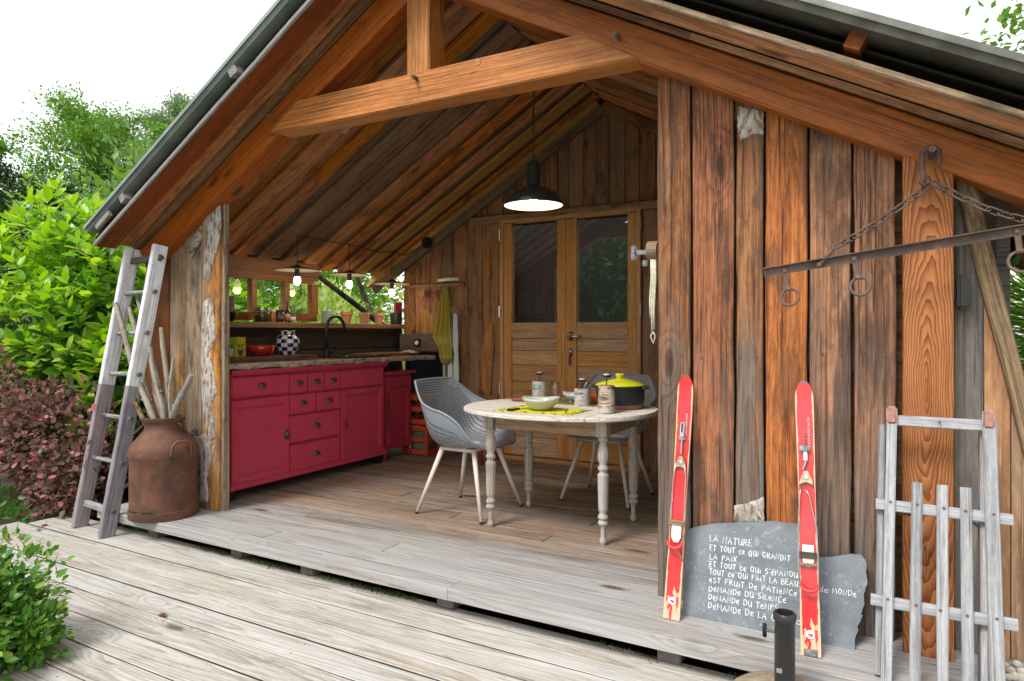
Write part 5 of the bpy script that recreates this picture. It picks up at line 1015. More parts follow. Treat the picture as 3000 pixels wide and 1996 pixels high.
# ------------------------------------------------------------------ skis, slate
def y8(x, y): return (1900 + x / 1.657, 1050 + y / 1.657)
s = NT('worn_red_ski'); tc = s.n('TexCoord').outputs['Object']; sp = s.n('SeparateXYZ'); s.l(tc, sp.inputs[0]); X, Yq = sp.outputs[0], s.math('MULTIPLY', sp.outputs[1], .77)
ed = s.mapr(s.math('ABSOLUTE', Yq), .017, .0225); lowp = s.mapr(X, .20, .0); nz1 = s.noise(s.vec(s.math('MULTIPLY', X, 14.), s.math('MULTIPLY', Yq, 60.), 0.), 1, 4, .6); nz2 = s.noise(s.vec(s.math('MULTIPLY', X, 9.), s.math('MULTIPLY', Yq, 90.), 3.), 1, 3)
wm = s.math('ADD', s.math('MULTIPLY', ed, .32), s.math('MULTIPLY', lowp, .28)); wm = s.math('ADD', wm, nz1); wear = s.mapr(wm, .72, .76); wear = s.math('MAXIMUM', wear, s.mapr(nz2, .70, .72))
wear = s.math('MAXIMUM', wear, s.math('GREATER_THAN', s.math('ABSOLUTE', Yq), .0212)); tipm = s.mapr(s.math('ADD', X, s.math('MULTIPLY', nz1, .02)), .962, .966)
fade = s.mapr(s.noise(s.vec(s.math('MULTIPLY', X, 3.), 0., 5.), 1, 1), .4, .7)
c = s.mix(wear, s.mix(fade, (.52, .014, .012), (.55, .035, .045)), (.62, .42, .26)); c = s.mix(tipm, c, (.12, .12, .13))
M['ski'] = s.out(c, .32, coat=.25)
def ski(base, tip, label, kind):
    base, tip = Vector(base), Vector(tip); d = (tip - base).normalized(); L = (tip - base).length
    Mk = frame(base, d, Vector((0, -1, 0)) + Vector((0, 0, .15))); t = thing('ski', label, 'ski', M=Mk, group='red skis leaning on the plank wall')
    mb = MB(); n = 44; hw = .0305; rows_ = []
    for k in range(n + 1):
        x = (L - .075) * k / 30 if k <= 30 else L - .075 * (1 - (k - 30) / 14) ** 1.5; w = hw * (1 + .06 * math.cos(2 * math.pi * x / L)); 
        if x > L - .07: f = (x - L + .07) / .07; w *= max(.03, math.sqrt(max(0, 1 - f ** 1.7)))
        zb = .0 + .012 * max(0, (x - L + .2) / .2) ** 2 - .006 * math.sin(math.pi * x / L); th = .010
        rows_.append([(x, -w, zb), (x, w, zb), (x, w, zb + th), (x, -w, zb + th)])
    mb.v = [Vector(p) for r_ in rows_ for p in r_]
    for i in range(n):
        for k in range(4): mb.f.append((i * 4 + k, i * 4 + (k + 1) % 4, (i + 1) * 4 + (k + 1) % 4, (i + 1) * 4 + k))
    mb.f += [(0, 1, 2, 3), tuple(n * 4 + k for k in (3, 2, 1, 0))]
    mb.build('body', M['ski'], t)
    z = .011
    MB().lathe([(.0005, .0012), (.008, .0012), (.0145, .0012), (.0145, 0)], 20, (.070, 0, z)).build('emblem', M['chalk'], t)
    MB().box((.070, 0, z + .0018), (.004, .017, .001)).build('emblem_bar', plain('ski_logo_red', (.6, .014, .02), .4), t); MB().box((.0655, -.002, z + .0018), (.004, .010, .001)).build('emblem_bar', bpy.data.materials['ski_logo_red'], t)
    lt = MB(); strokes('SCHNEESTERN', (L * .835 if kind == 1 else L * .855, -.016, z + .0006), (L * .74, -.016, z + .0006), (0, -.0085, 0) if False else (0, .0065, 0), .0006, (0, 0, 1), lt, n=4); lt.build('lettering', M['chalk'], t)
    if kind == 1:
        MB().box((L * .765, 0, z + .008), (.060, .017, .014), bev=.003).build('spring_box', M['steel'], t); MB().box((L * .772, 0, z + .016), (.036, .006, .002)).build('slot', M['black'], t)
        MB().box((L * .728, 0, z + .006), (.012, .030, .008), bev=.002).build('bracket', M['hammered'], t); MB().tube([(L * .73, 0, z + .008), (L * .665, 0, z + .008)], .004, 8).build('rod', M['steel'], t)
        tx = L * .625; wx = L * .37; px = L * .335
    else:
        pts = [(L * .80 - .0016 * k, .0055 * math.cos(k * .785), z + .009 + .0055 * math.sin(k * .785)) for k in range(40)]; MB().tube(pts, .0013, 5).build('spring', M['steel'], t)
        MB().box((L * .735, .002, z + .008), (.022, .036, .012), bev=.003).build('bracket', M['hammered'], t); MB().box((L * .705, .0, z + .008), (.034, .014, .012), bev=.003).build('spring_box', M['steel'], t); MB().tube([(L * .69, -.002, z + .008), (L * .655, .010, z + .008)], .004, 8).build('rod', M['steel'], t)
        tx = L * .622; wx = L * .40; px = L * .335
    MB().prism([(tx + .028, -.006, z), (tx + .028, .006, z), (tx - .004, .020, z), (tx - .022, .024, z), (tx - .016, .012, z), (tx - .012, 0, z), (tx - .016, -.012, z), (tx - .022, -.024, z), (tx - .004, -.020, z)], (0, 0, .010)).build('toe_iron', plain('brass_steel', (.50, .42, .27), .4, .8, nz=.4, nscale=60), t)
    MB().lathe([(.0005, .014), (.008, .013), (.009, .008)], 14, (tx + .004, 0, z)).build('toe_rivet', M['steel'], t)
    MB().prism([(px + .045, -.019, z), (px + .045, .019, z), (px - .01, .019, z), (px - .028, .010, z), (px - .030, 0, z), (px - .028, -.010, z), (px - .01, -.019, z)], (0, 0, .004)).build('heel_plate', M['whiteplastic'], t)
    for sy in (-1, 1):
        if kind == 1: pts = [(tx + .01, sy * .016, z + .010), (tx - .05, sy * .024, z + .008), (wx + .03, sy * .0275, z + .008), (px, sy * .0275, z + .010)]
        else: pts = [(tx - .03, .006 * sy + .012, z + .012), (tx - .06, sy * .022 + .012 * (sy < 0), z + .014), (wx + .04, sy * .031, z + .010), (px - .02, sy * .033, z + .014), (px - .09, sy * .030 - .004, z + .020)]
        MB().tube(pts, .0022, 6).build('cable', M['steel'], t, smooth=True)
    ar = [(px - (.028 if kind == 1 else .088) - .022 * math.sin(math.pi * k / 8), .029 * math.cos(math.pi * k / 8) - (0 if kind == 1 else .004), z + .016 + .014 * math.sin(math.pi * k / 8)) for k in range(9)]
    MB().tube(ar, .0055, 8).build('heel_tube', M['redrubber'], t, smooth=True)
    for j, (dx, mt) in enumerate(((.050, 'leather'), (.042, 'leather')) if kind == 1 else ((.016, 'leatherdark'), (.004, 'leatherdark'), (-.022, 'leather'))):
        MB().box((px + dx, 0, z + .010 - .004), (.010, .062, .016), Matrix.Rotation(.06 * (j - .5), 4, 'Z') if False else None, bev=.003).build('strap', M[mt], t)
    if kind == 1: MB().tube([(px + .03, -.033, z + .008), (px - .02, -.030, z + .012), (px - .055, -.012, z + .010), (px - .095, -.034, z + .012)], .0035, 6).build('loose_strap', M['leather'], t, smooth=True)
    MB().box((.012, 0, z + .001), (.022, .044, .0025), bev=.001).build('tail_plate', M['hammered'], t) if kind == 2 else None
    return t
ski(hit(*y8(113, 1266), Z=.001) + Vector((0, 0, 0)), hit(*y8(187, 82), Y=2.775), 'short red ski beside the porch opening, with a closed spring box', 1)
ski(hit(*y8(790, 1445), Z=.001), hit(*y8(755, 112), Y=2.775), 'short red ski in front of the slate, with a bare coil spring', 2)
s = NT('blue_grey_slate'); tc = s.n('TexCoord').outputs['Object']; f = s.noise(tc, 9, 6, .65); g_ = s.noise(tc, 70, 4, .7); q_ = s.noise(tc, 28, 5, .6, 1.5)
c = s.mix(s.mapr(f, .3, .7), (.118, .142, .160), (.18, .203, .22)); c = s.mix(s.math('MULTIPLY', s.mapr(g_, .56, .72), .55), c, (.31, .325, .33)); c = s.mix(s.math('MULTIPLY', s.mapr(q_, .58, .64), .5), c, (.34, .355, .36)); c = s.mix(s.math('MULTIPLY', s.mapr(s.noise(tc, 4, 3), .5, .68), .45), c, (.085, .10, .112))
M['slate'] = s.out(c, .62, normal=s.bump(s.math('ADD', f, s.math('MULTIPLY', g_, .5)), .45, .004), spec=.45)
SP = Vector((-.4, 2.655, 0)); SN = Vector((0, -1, .30)).normalized()
def sl(x, y): u, v = y8(x, y); return onp(u, v, SP, SN)
ol = [(163, 1256), (168, 1150), (176, 1000), (186, 870), (190, 836), (215, 822), (260, 812), (330, 801), (420, 796), (520, 794), (600, 789), (660, 797), (715, 800), (728, 812), (735, 880), (738, 960), (838, 966), (900, 962), (950, 954), (990, 949), (1018, 948), (1034, 957), (1050, 975), (1057, 1005), (1055, 1040), (1062, 1080), (1052, 1130), (1046, 1165), (1050, 1190), (1036, 1230), (1034, 1262), (1020, 1290), (1014, 1330), (1006, 1350), (1000, 1418), (920, 1404), (835, 1388), (700, 1356), (560, 1330), (420, 1306), (290, 1282)]
out_ = []
for i, p in enumerate(ol):
    q = ol[(i + 1) % len(ol)]; out_.append(p)
    if 18 <= i <= 34:
        for f_ in (.35, .7): out_.append((p[0] + (q[0] - p[0]) * f_ + random.uniform(-5, 5), p[1] + (q[1] - p[1]) * f_ + random.uniform(-3, 3)))
sla = thing('slate', 'big blue-grey slate slab with white handwriting leaning behind the skis', 'slate slab', (-.4, 2.67, 0))
MB().prism([sl(*p) + SN * random.uniform(0, .0015) for p in out_], -SN * .022).build('slab', M['slate'], sla, I4)
UP = Vector((0, -.287, .958)) * 1.0; UP = (Vector((0, 0, 1)) - SN * SN.z).normalized()
for (t_, a0, b0, h_) in (('LA NATURE', (297, 888), (502, 916), 32), ('ET TOUT ce QUi GRANDiT', (297, 931), (688, 986), 26), ('LA PAiX', (297, 974), (428, 990), 27), ("ET TOUT ce QUi S'éPANOUi", (295, 1012), (735, 1068), 26), ('TOUT ce QUi FAiT LA BEAUt', (295, 1048), (742, 1112), 27),
                         ('de MONDe', (833, 1133), (1010, 1160), 27), ('eST FRUiT De PATieNCe', (294, 1086), (722, 1156), 26), ('DeMANDe DU SiLeNCe', (293, 1130), (668, 1190), 28), ('DeMANDe DU TeMPS', (291, 1172), (628, 1228), 28), ('DeMANDe De LA CO', (290, 1214), (640, 1278), 30), ('O', (716, 1291), (740, 1295), 24)):
    pa_, pb_ = sl(*a0), sl(*b0); k = (sl(a0[0], a0[1] - h_) - pa_).dot(UP); strokes(t_, pa_ + SN * .001, pb_ + SN * .001, UP * k, .0015, SN, MB(), n=5, jit=.045).build('handwritten_line', M['chalk'], sla, I4)
# ------------------------------------------------------------------ umbrella foot
uf = thing('umbrella_base', 'black steel tube of a parasol base set in a round stone', 'parasol base', (-.30, 2.19, -.125)); ux, uy = -.278, 2.225
zt_ = hit(2302, 1795, Y=uy).z
MB().lathe([(.0005, -.125), (.165, -.125), (.19, -.09), (.185, -.04), (.155, -.005), (.11, .014), (.05, .018), (.0005, .018)], 30, (ux, uy, 0), jit=.012).build('stone', M['stone'], uf, I4, smooth=True)
MB().lathe([(.030, -.04), (.030, zt_ - .025), (.0335, zt_ - .022), (.034, zt_ - .004), (.031, zt_), (.025, zt_), (.024, zt_ - .2)], 30, (ux, uy, 0)).build('tube', M['blackpaint'], uf, I4, auto=50)
MB().tube([(ux - .025, uy - .01, zt_ - .062), (ux - .055, uy - .012, zt_ - .062)], .004, 8).build('bolt', M['rustdark'], uf, I4); MB().box((ux - .057, uy - .012, zt_ - .062), (.012, .016, .05), bev=.005).build('knob', M['black'], uf, I4, smooth=True)
MB().box((ux - .012, uy - .0298, zt_ - .17), (.016, .002, .014)).build('sticker', M['steel'], uf, I4)
# ------------------------------------------------------------------ sled
sdP = Vector((.15, 2.455, 0)); sdN = Vector((0, -1, .205)).normalized(); 
def sp_(x, y, off=0): u, v = 2400 + x / 1.75, 1100 + y / 1.75; return onp(u, v, sdP + sdN * off, sdN)
sd_ = thing('sled', 'weathered grey wooden sled standing upright against the corner post', 'sled', (.15, 2.45, 0)); og = M['oldgrey']
def bar(name, a0, b0, w, t, off=0, ext0=0, ext1=0, mat=og):
    p, q = sp_(*a0, off), sp_(*b0, off); d = (q - p).normalized(); return plank(name, p - d * ext0, q + d * ext1, w, t, sdN, mat, sd_, jit=.0006, bev=.003, seg=5)
def down(a0, b0):        # carry a bar on to the floor below the frame
    p, q = sp_(*a0), sp_(*b0); d = q - p; return p + d * ((.004 - p.z) / d.z)
for (a0, b0, w, off) in (((372, 250), (344, 1560), .031, .012), ((872, 270), (915, 1560), .038, .012)):
    p, q = sp_(*a0, off), None; pp, qq = sp_(*a0, off), sp_(*b0, off); d = (qq - pp); q = pp + d * ((.004 - pp.z) / d.z); plank('runner_slat', pp + d.normalized() * -.045, q, w, .014, sdN, og, sd_, jit=.0006, bev=.003, seg=6)
for (a0, b0) in (((502, 548), (490, 1560)), ((632, 562), (632, 1560)), ((752, 575), (764, 1560))):
    pp, qq = sp_(*a0, .012), sp_(*b0, .012); d = qq - pp; plank('slat', pp, pp + d * ((.004 - pp.z) / d.z), .031, .012, sdN, og, sd_, jit=.0006, bev=.004, seg=6)
bar('crossbar', (290, 658), (993, 742), .036, .022, -.006); bar('crossbar', (264, 1146), (1018, 1283), .036, .022, -.006); bar('crossbar', (345, 228), (912, 262), .036, .018, -.002)
for (a0, b0, dx) in (((322, 330), (300, 1560), 0), ((838, 300), (840, 1560), 0)):
    pp, qq = sp_(*a0, -.055), sp_(*b0, -.055); d = qq - pp; plank('runner', pp + d.normalized() * -.05, pp + d * ((.004 - pp.z) / d.z), .020, .075, sdN, M['oldgrey'], sd_, jit=.0006, bev=.004, seg=6)
for (x, y) in ((372, 205), (868, 226)):
    p = sp_(x, y, .01); MB().box((0, 0, 0), (.060, .033, .03), bev=.006).build('end_cap', M['rustpink'], sd_, frame(p, Vector((0, .205, 1)), sdN))
for (x, y) in ((366, 650), (503, 663), (640, 682), (752, 696), (896, 714), (352, 1150), (497, 1180), (622, 1206), (760, 1234), (912, 1250), (375, 217), (872, 240), (617, 241)):
    p = sp_(x, y, .0205); MB().lathe([(.0005, 0), (.0045, -.0006), (.005, -.002)], 10).build('screw', M['rustdark'], sd_, frame(p, (1, 0, 0), sdN))
for (a0, b0) in (((400, 710), (480, 716)), ((785, 752), (850, 800))): MB().tube([sp_(*a0, -.02), sp_(*b0, -.03)], .004, 6).build('brace', M['rust'], sd_, I4)
# ------------------------------------------------------------------ iron yoke on its hook
def zb(x, y, Y): return hit(2200 + x / 2.614, 400 + y / 2.614, Y=Y)
YY = 2.60; rk = M['rustdark']
yk = thing('iron_yoke', 'rusty angle-iron bar with rings hanging by a chain from the rafter peg', 'yoke', (.13, 2.6, 1.40))
pL, pR_ = zb(100, 1045, YY), zb(2091, 715, YY); dB = (pR_ - pL).normalized(); pE = pL + dB * 1.02; Mb = frame(pL, dB, (0, 0, 1))
LB = (pE - pL).length
MB().prism([(0, 0, .014), (0, -.002, .016), (0, -.022, .016), (0, -.022, .013), (0, -.004, .012), (0, -.003, -.016), (0, 0, -.016)], (LB, 0, 0)).build('angle_bar', rk, yk, Mb)
def tab(x, ytop, rx, ry, rr):
    p = zb(x, ytop, YY); c = zb(rx, ry, YY); d = c - p; t_top = p; ring_top = c - d.normalized() * rr
    tb2 = plank('tab', t_top + d.normalized() * -.012 + Vector((0, -.008, 0)), ring_top + Vector((0, -.008, 0)), .018, .007, (0, -1, 0), rk, yk, jit=.001); MB().lathe([(.0005, .006), (.006, .004), (.007, 0)], 10).build('rivet', rk, tb2, frame(t_top + Vector((0, -.012, 0)), (1, 0, 0), (0, -1, 0)))
    MB().tube([ring_top + Vector((-.009, -.008, 0)), ring_top + Vector((.009, -.008, 0))], .008, 8).build('tab_eye', rk, tb2, I4)
    pts = [c + Vector((rr * math.cos(a0) * .98, -.008 + .01 * math.sin(a0), rr * math.sin(a0))) for a0 in [2 * math.pi * k / 28 for k in range(28)]]
    MB().tube(pts, .0052, 8, closed=True).build('ring', rk, yk, I4, smooth=True)
tab(262, 1035, 300, 1232, .030); tab(792, 945, 838, 1150, .031); tab(2035, 735, 2066, 960, .033)
pk = zb(1385, 130, 2.64)
hk = [pk + Vector((.018, 0, -.045)), pk + Vector((.021, 0, -.02)), pk + Vector((.019, 0, .006)), pk + Vector((.006, 0, .020)), pk + Vector((-.012, 0, .018)), pk + Vector((-.026, 0, .002)), pk + Vector((-.029, 0, -.03)), pk + Vector((-.027, 0, -.055)), pk + Vector((-.022, 0, -.075)), pk + Vector((-.030, -.004, -.095)), pk + Vector((-.022, -.006, -.108)), pk + Vector((-.010, -.004, -.098)), pk + Vector((-.016, 0, -.080))]
MB().tube(hk, [.006, .008] + [.0095] * 6 + [.009, .0085, .008, .008, .007], 10).build('hook', rk, yk, I4, smooth=True)
def chain(a0, b0, name, sag=.0, n=None):
    L = (b0 - a0).length; n = n or int(L / .034); d = (b0 - a0)
    pts = [a0 + d * (k / n) - Vector((0, 0, sag * math.sin(math.pi * k / n))) for k in range(n + 1)]
    for k in range(n):
        p, q = pts[k], pts[k + 1]; dd = (q - p).normalized(); s1 = dd.cross(Vector((0, -1, 0))).normalized(); s2 = dd.cross(s1); sidev = (s1 * .8 + s2 * .6) if k % 2 else (s1 * .8 - s2 * .6)
        mb = MB(); link((p + q) / 2, dd, sidev, (q - p).length * 1.32, .0033, .021, mb); mb.build('chain_link', rk, yk, I4, smooth=True)
ring0 = pk + Vector((-.016, -.004, -.112)); ch_l = zb(640, 850, YY - .012); chain(ch_l, ring0, 'chain', .012)
sh = zb(525, 985, YY - .012); MB().tube([sh, ch_l.lerp(sh, .55), ch_l], [.008, .0065, .006], 8).build('shackle', rk, yk, I4, smooth=True); MB().lathe([(.0005, .01), (.008, .008), (.009, 0)], 10).build('shackle_bolt', rk, yk, frame(sh + Vector((0, -.004, 0)), (1, 0, 0), (0, -1, 0)))
xm = pL + dB * (LB - (sh - pL).length); chain(ring0 + Vector((.02, 0, .012)), Vector((xm.x, YY - .012, xm.z)), 'chain', .02)
# ------------------------------------------------------------------ small things on the walls
bxl = tag(MB().box((.229, 2.80, 1.258), (.040, .05, .118), bev=.010).build('outdoor_speaker', M['black'], auto=40), 'small black plastic box on the dark plank beside the corner post', 'speaker')
lp = hit(2930, 745, Y=3.35)
fl = thing('floodlight', 'round dark floodlight hanging under the eaves by the greenery', 'floodlight', lp)
MB().lathe([(.055, -.05), (.075, .02), (.08, .06), (.076, .06), (.07, .02), (.0005, .0)], 28, lp, Matrix.Rotation(R(70), 3, 'X') @ Matrix.Rotation(R(-20), 3, 'Y')).build('housing', M['blackpaint'], fl, I4, auto=50)
MB().tube([lp + Vector((0, 0, .05)), lp + Vector((0, .01, .19))], .006, 6).build('bracket', M['black'], fl, I4); MB().tube([lp + Vector((-.03, 0, -.02)), lp + Vector((-.032, 0, -.4))], .0015, 5).build('pull_cord', M['steel'], fl, I4)
wd = thing('rope_winder', 'iron and wood winder with cream cords hanging on the inner plank edge', 'winder', (-.93, 2.88, 1.45)); Yw = 2.90
p = hit(1858, 742, Y=Yw); MB().box((p.x, Yw, p.z), (.022, .03, .065), bev=.004).build('end_plate', M['hammered'], wd, I4)
q = hit(1908, 742, Y=Yw); MB().box(((p.x + q.x) / 2, Yw, p.z), (abs(q.x - p.x), .022, .022), bev=.003).build('bar', M['hammered'], wd, I4)
MB().tube([(q.x - .012, Yw, q.z + .008), (q.x + .035, Yw, q.z + .008)], .044, 18).build('wood_disc', M['jamb'], wd, I4, auto=40); p2 = hit(1890, 772, Y=Yw); MB().box((p2.x, Yw, p2.z), (.02, .025, .028), bev=.003).build('nut', M['hammered'], wd, I4)
for k, (u0, u1, v1, r) in enumerate(((1908, 1906, 930, .0052), (1913, 1911, 972, .0052), (1919, 1917, 965, .0052))):
    a0, b0 = hit(u0, 760, Y=Yw - .02), hit(u1, v1, Y=Yw - .02); MB().tube([a0, a0.lerp(b0, .3) + Vector((.003, 0, 0)), a0.lerp(b0, .7) - Vector((.003, 0, 0)), b0], r, 8).build('cord', M['rope'], wd, I4, smooth=True)
a0 = hit(1913, 972, Y=Yw - .02); MB().tube([a0, a0 + Vector((-.010, 0, -.018)), a0 + Vector((-.006, 0, -.036)), a0 + Vector((.002, 0, -.052)), a0 + Vector((.006, 0, -.036)), a0 + Vector((.010, 0, -.018)), a0], .003, 6).build('loop', M['rope'], wd, I4, smooth=True)
for u, v in ((2945, 1960), (2962, 1975), (2980, 1955), (2992, 1978), (2972, 1990), (2955, 1992), (2990, 1994), (2930, 1990)):
    p = hit(u, v, Z=0); bm = bmesh.new(); bmesh.ops.create_icosphere(bm, subdivisions=2, radius=.014 + random.uniform(-.003, .004))
    for w in bm.verts: w.co *= random.uniform(.88, 1.1)
    mb = MB(); bm.verts.index_update(); mb.add([w.co for w in bm.verts], [[w.index for w in f_.verts] for f_ in bm.faces]); bm.free()
    tag(mb.build('pebble', M['pebble'], None, Matrix.Translation((p.x, p.y, .010)), smooth=True), 'cream pebble in the little heap beside the sled', 'pebble', 'pebbles beside the sled')
# ------------------------------------------------------------------ plants
LEAF6 = ([(0, 0, 0), (.3, -.21, .03), (.72, -.20, .01), (1, 0, -.06), (.72, .20, .01), (.3, .21, .03), (.5, 0, -.03)], [(0, 1, 6), (1, 2, 6), (2, 3, 6), (3, 4, 6), (4, 5, 6), (5, 0, 6)])
LEAF4 = ([(0, 0, 0), (.45, -.28, .06), (1, 0, -.04), (.45, .28, .06)], [(0, 1, 2), (0, 2, 3)])
ROUND = ([(0, 0, 0), (.35, -.32, .04), (.8, -.24, .02), (1, 0, -.03), (.8, .24, .02), (.35, .32, .04)], [(0, 1, 2, 3), (0, 3, 4, 5)])
BL = ([(0, 0, 0), (.25, -.20, .05), (.6, -.24, .04), (1, 0, -.08), (.6, .24, .04), (.25, .20, .05), (.5, 0, -.02)], [(0, 1, 6), (1, 2, 6), (2, 3, 6), (3, 4, 6), (4, 5, 6), (5, 0, 6)])
def unit(v): return v / (np.linalg.norm(v, axis=1, keepdims=True) + 1e-9)
def blob(n, c, r, seed, shell=.55, lump=.25):
    """points spread through an uneven ellipsoid, denser to its outside"""
    g_ = np.random.default_rng(seed); d = unit(g_.normal(0, 1, (n, 3))); k = g_.normal(0, 1, (7, 3)) * 2.2; ph = g_.uniform(0, 6, 7)
    w = 1 + lump * np.sin(d @ k.T + ph).mean(1) * 2; rad = (shell + (1 - shell) * g_.uniform(0, 1, n)) * w
    return np.array(c) + d * rad[:, None] * np.array(r), d
def leafy(name, parent, pts, d, size, tmpl, mat, seed, up=.5, droop=0, kind='stuff', flat=.6):
    g_ = np.random.default_rng(seed); n = len(pts); D = d * .8 + g_.normal(0, .6, (n, 3)) + [0, 0, up]; NN = g_.normal(0, flat, (n, 3)) + d * .4 + [0, 0, 1 - droop]
    return cloud(name, pts, D, NN, g_.uniform(.5, 1.35, n) * size, tmpl[0], tmpl[1], mat, parent, kind)
def tree(name, label, base, h, cr, mat, trunk, seed, nl=16, tw=9, lf=26, leaf=.10, lo=.25, tr=.09, group=None, spread=.42, cat='tree', droop=0, lean=(0, 0), cl=.34, stems=1):
    rs = random.Random(seed); g_ = np.random.default_rng(seed); t = thing(name, label, cat, base, group=group); B = Vector(base); mb = MB(); pts = []; ds = []
    for s_i in range(stems):
        off = Vector((rs.uniform(-.3, .3), rs.uniform(-.3, .3), 0)) * (s_i > 0)
        tp = [B + off + Vector((lean[0] * f + rs.uniform(-1, 1) * .04 * h * f * (f < 1), lean[1] * f + rs.uniform(-1, 1) * .04 * h * f, h * f * .96)) for f in (0, .2, .4, .6, .8, 1)]
        mb.tube(tp, [tr, tr * .85, tr * .68, tr * .5, tr * .3, tr * .08], 8)
        for i in range(nl):
            f = lo + (1 - lo) * (i + rs.random()) / nl; k = f * 5; j = min(int(k), 4); p0 = tp[j].lerp(tp[j + 1], k - j); a0 = i * 2.4 + rs.uniform(-.5, .5)
            prof = math.sin(math.pi * min(1, (1 - (f - lo) / (1 - lo)) * .75 + .18)) ; L = cr * prof * rs.uniform(.7, 1.15)
            d = Vector((math.cos(a0), math.sin(a0), spread + rs.uniform(-.15, .35))).normalized(); p1 = p0 + d * L * .55 + Vector((0, 0, .05 * L)); p2 = p0 + d * L + Vector((0, 0, (.16 - droop * .5) * L))
            r0 = tr * (1 - f * .75) * .42; mb.tube([p0, p1, p2], [r0, r0 * .6, r0 * .15], 5)
            for w in range(tw):
                q = rs.uniform(.25, 1.05); c = (p0.lerp(p1, q * 2) if q < .5 else p1.lerp(p2, (q - .5) * 2)); dd = Vector((rs.gauss(0, 1), rs.gauss(0, 1), rs.gauss(.25 - droop, .5))).normalized(); e_ = c + dd * cr * rs.uniform(.12, .30)
                mb.tube([c, e_], [r0 * .22, r0 * .06], 3, caps=False)
                m = int(lf * rs.uniform(.5, 1.4)); P = np.array(c)[None] + (np.array(e_) - np.array(c))[None] * g_.uniform(.2, 1.15, (m, 1)) + g_.normal(0, cr * cl * .22, (m, 3)) * [1, 1, .7]
                if droop: P[:, 2] -= g_.uniform(0, 1, m) ** 2 * droop * cr * .6
                pts.append(P); ds.append(np.repeat(np.array(dd)[None], m, 0))
    mb.build('trunk', trunk, t, I4, smooth=True)
    leafy('crown', t, np.concatenate(pts), np.concatenate(ds), leaf, LEAF4, mat, seed + 1, up=.1 - droop, droop=0)
    return t
def at(u, v, D):          # a point D metres deep along the view through a pixel
    return Vector((0, 0, H)) + ray(u, v) * D
def gnd(u, D, z=-.3): p = at(u, 973, D); return (p.x, p.y, z)
# --- background trees, left
tree('tree', 'airy light green tree with many thin stems behind the laurel', gnd(275, 17), 6.8, 1.75, M['oakleaf'], M['trunk'], 3, nl=26, tw=13, lf=75, leaf=.085, lo=.28, tr=.10, stems=2, cl=.42)
tree('tree', 'dark dense evergreen tree behind the hedge', gnd(115, 15), 4.6, 1.3, M['darkleaf'], M['trunk'], 5, nl=24, tw=12, lf=80, leaf=.085, lo=.08, tr=.12, cl=.5)
tree('tree', 'dark evergreen low tree below the airy light green one', gnd(180, 13), 3.0, 1.0, M['darkleaf'], M['trunk'], 15, nl=20, tw=9, lf=34, leaf=.13, lo=.06, tr=.1, cl=.5)
tree('birch_tree', 'slender birch with white stems rising above the roof edge', gnd(490, 18), 7.9, 1.35, M['birchleaf'], M['birchtrunk'], 8, nl=28, tw=12, lf=80, leaf=.068, lo=.3, tr=.075, droop=.5, stems=2)
tree('tree', 'bright green feathery ash beside the sloping roof edge', gnd(575, 14), 5.9, 1.05, M['ashleaf'], M['trunk'], 9, nl=20, tw=11, lf=55, leaf=.085, lo=.35, tr=.07)
tree('tree', 'round mid green tree at the far edge of the garden', gnd(-25, 17), 6.2, 1.5, M['oakleaf'], M['trunk'], 10, nl=24, tw=12, lf=80, leaf=.09, lo=.15, tr=.1)
for u, D, h_, c, sd0, lb in ((120, 10, 1.9, 1.0, 21, 'broad dark green shrub under the evergreen trees'), (330, 11, 2.4, 1.1, 22, 'dark green shrub below the birch'), (480, 11, 2.7, 1.1, 23, 'mid green shrub standing close to the metal roof edge'), (230, 9, 1.7, .9, 24, 'low mid green shrub behind the pear tree')):
    b0 = gnd(u, D); t = thing('shrub', lb, 'shrub', b0, group='shrubs behind the laurel hedge'); P, d = blob(4200, (b0[0], b0[1], h_ * .5 - .3), (c, c, h_ * .52), sd0, .5, .35)
    leafy('foliage', t, P, d, .10, LEAF4, M['darkleaf'] if sd0 % 2 else M['oakleaf'], sd0); MB().tube([b0, (b0[0], b0[1], h_ * .6)], [.04, .015], 6).build('stem', M['trunk'], t, I4)
# --- laurel hedge
lt = thing('laurel_hedge', 'big glossy bright green laurel growing beside the ladder', 'hedge', (-5.6, 3.4, -.25))
gg = np.random.default_rng(40); shp = []; shd = []
for c, r, n in (((-5.55, 3.15, 1.0), (.85, .55, 1.12), 440), ((-6.4, 3.3, 1.12), (1.0, .8, 1.22), 380), ((-5.35, 3.9, .75), (.62, .75, .85), 190), ((-4.98, 3.0, .55), (.30, .34, .85), 150), ((-5.5, 4.5, .7), (.6, .6, .75), 90)):
    P, d = blob(n, c, r, int(c[0] * -100), .82, .22); shp.append(P); shd.append(d)
P = np.concatenate(shp); d = np.concatenate(shd); ok = ~((P[:, 0] > -4.68) & (P[:, 2] > -1)) & (P[:, 2] > -.2); P, d = P[ok], d[ok]
axis = unit(d * .55 + [0, 0, .9] + gg.normal(0, .25, P.shape)); LP, LD, LN, LS = [], [], [], []; stm = MB()
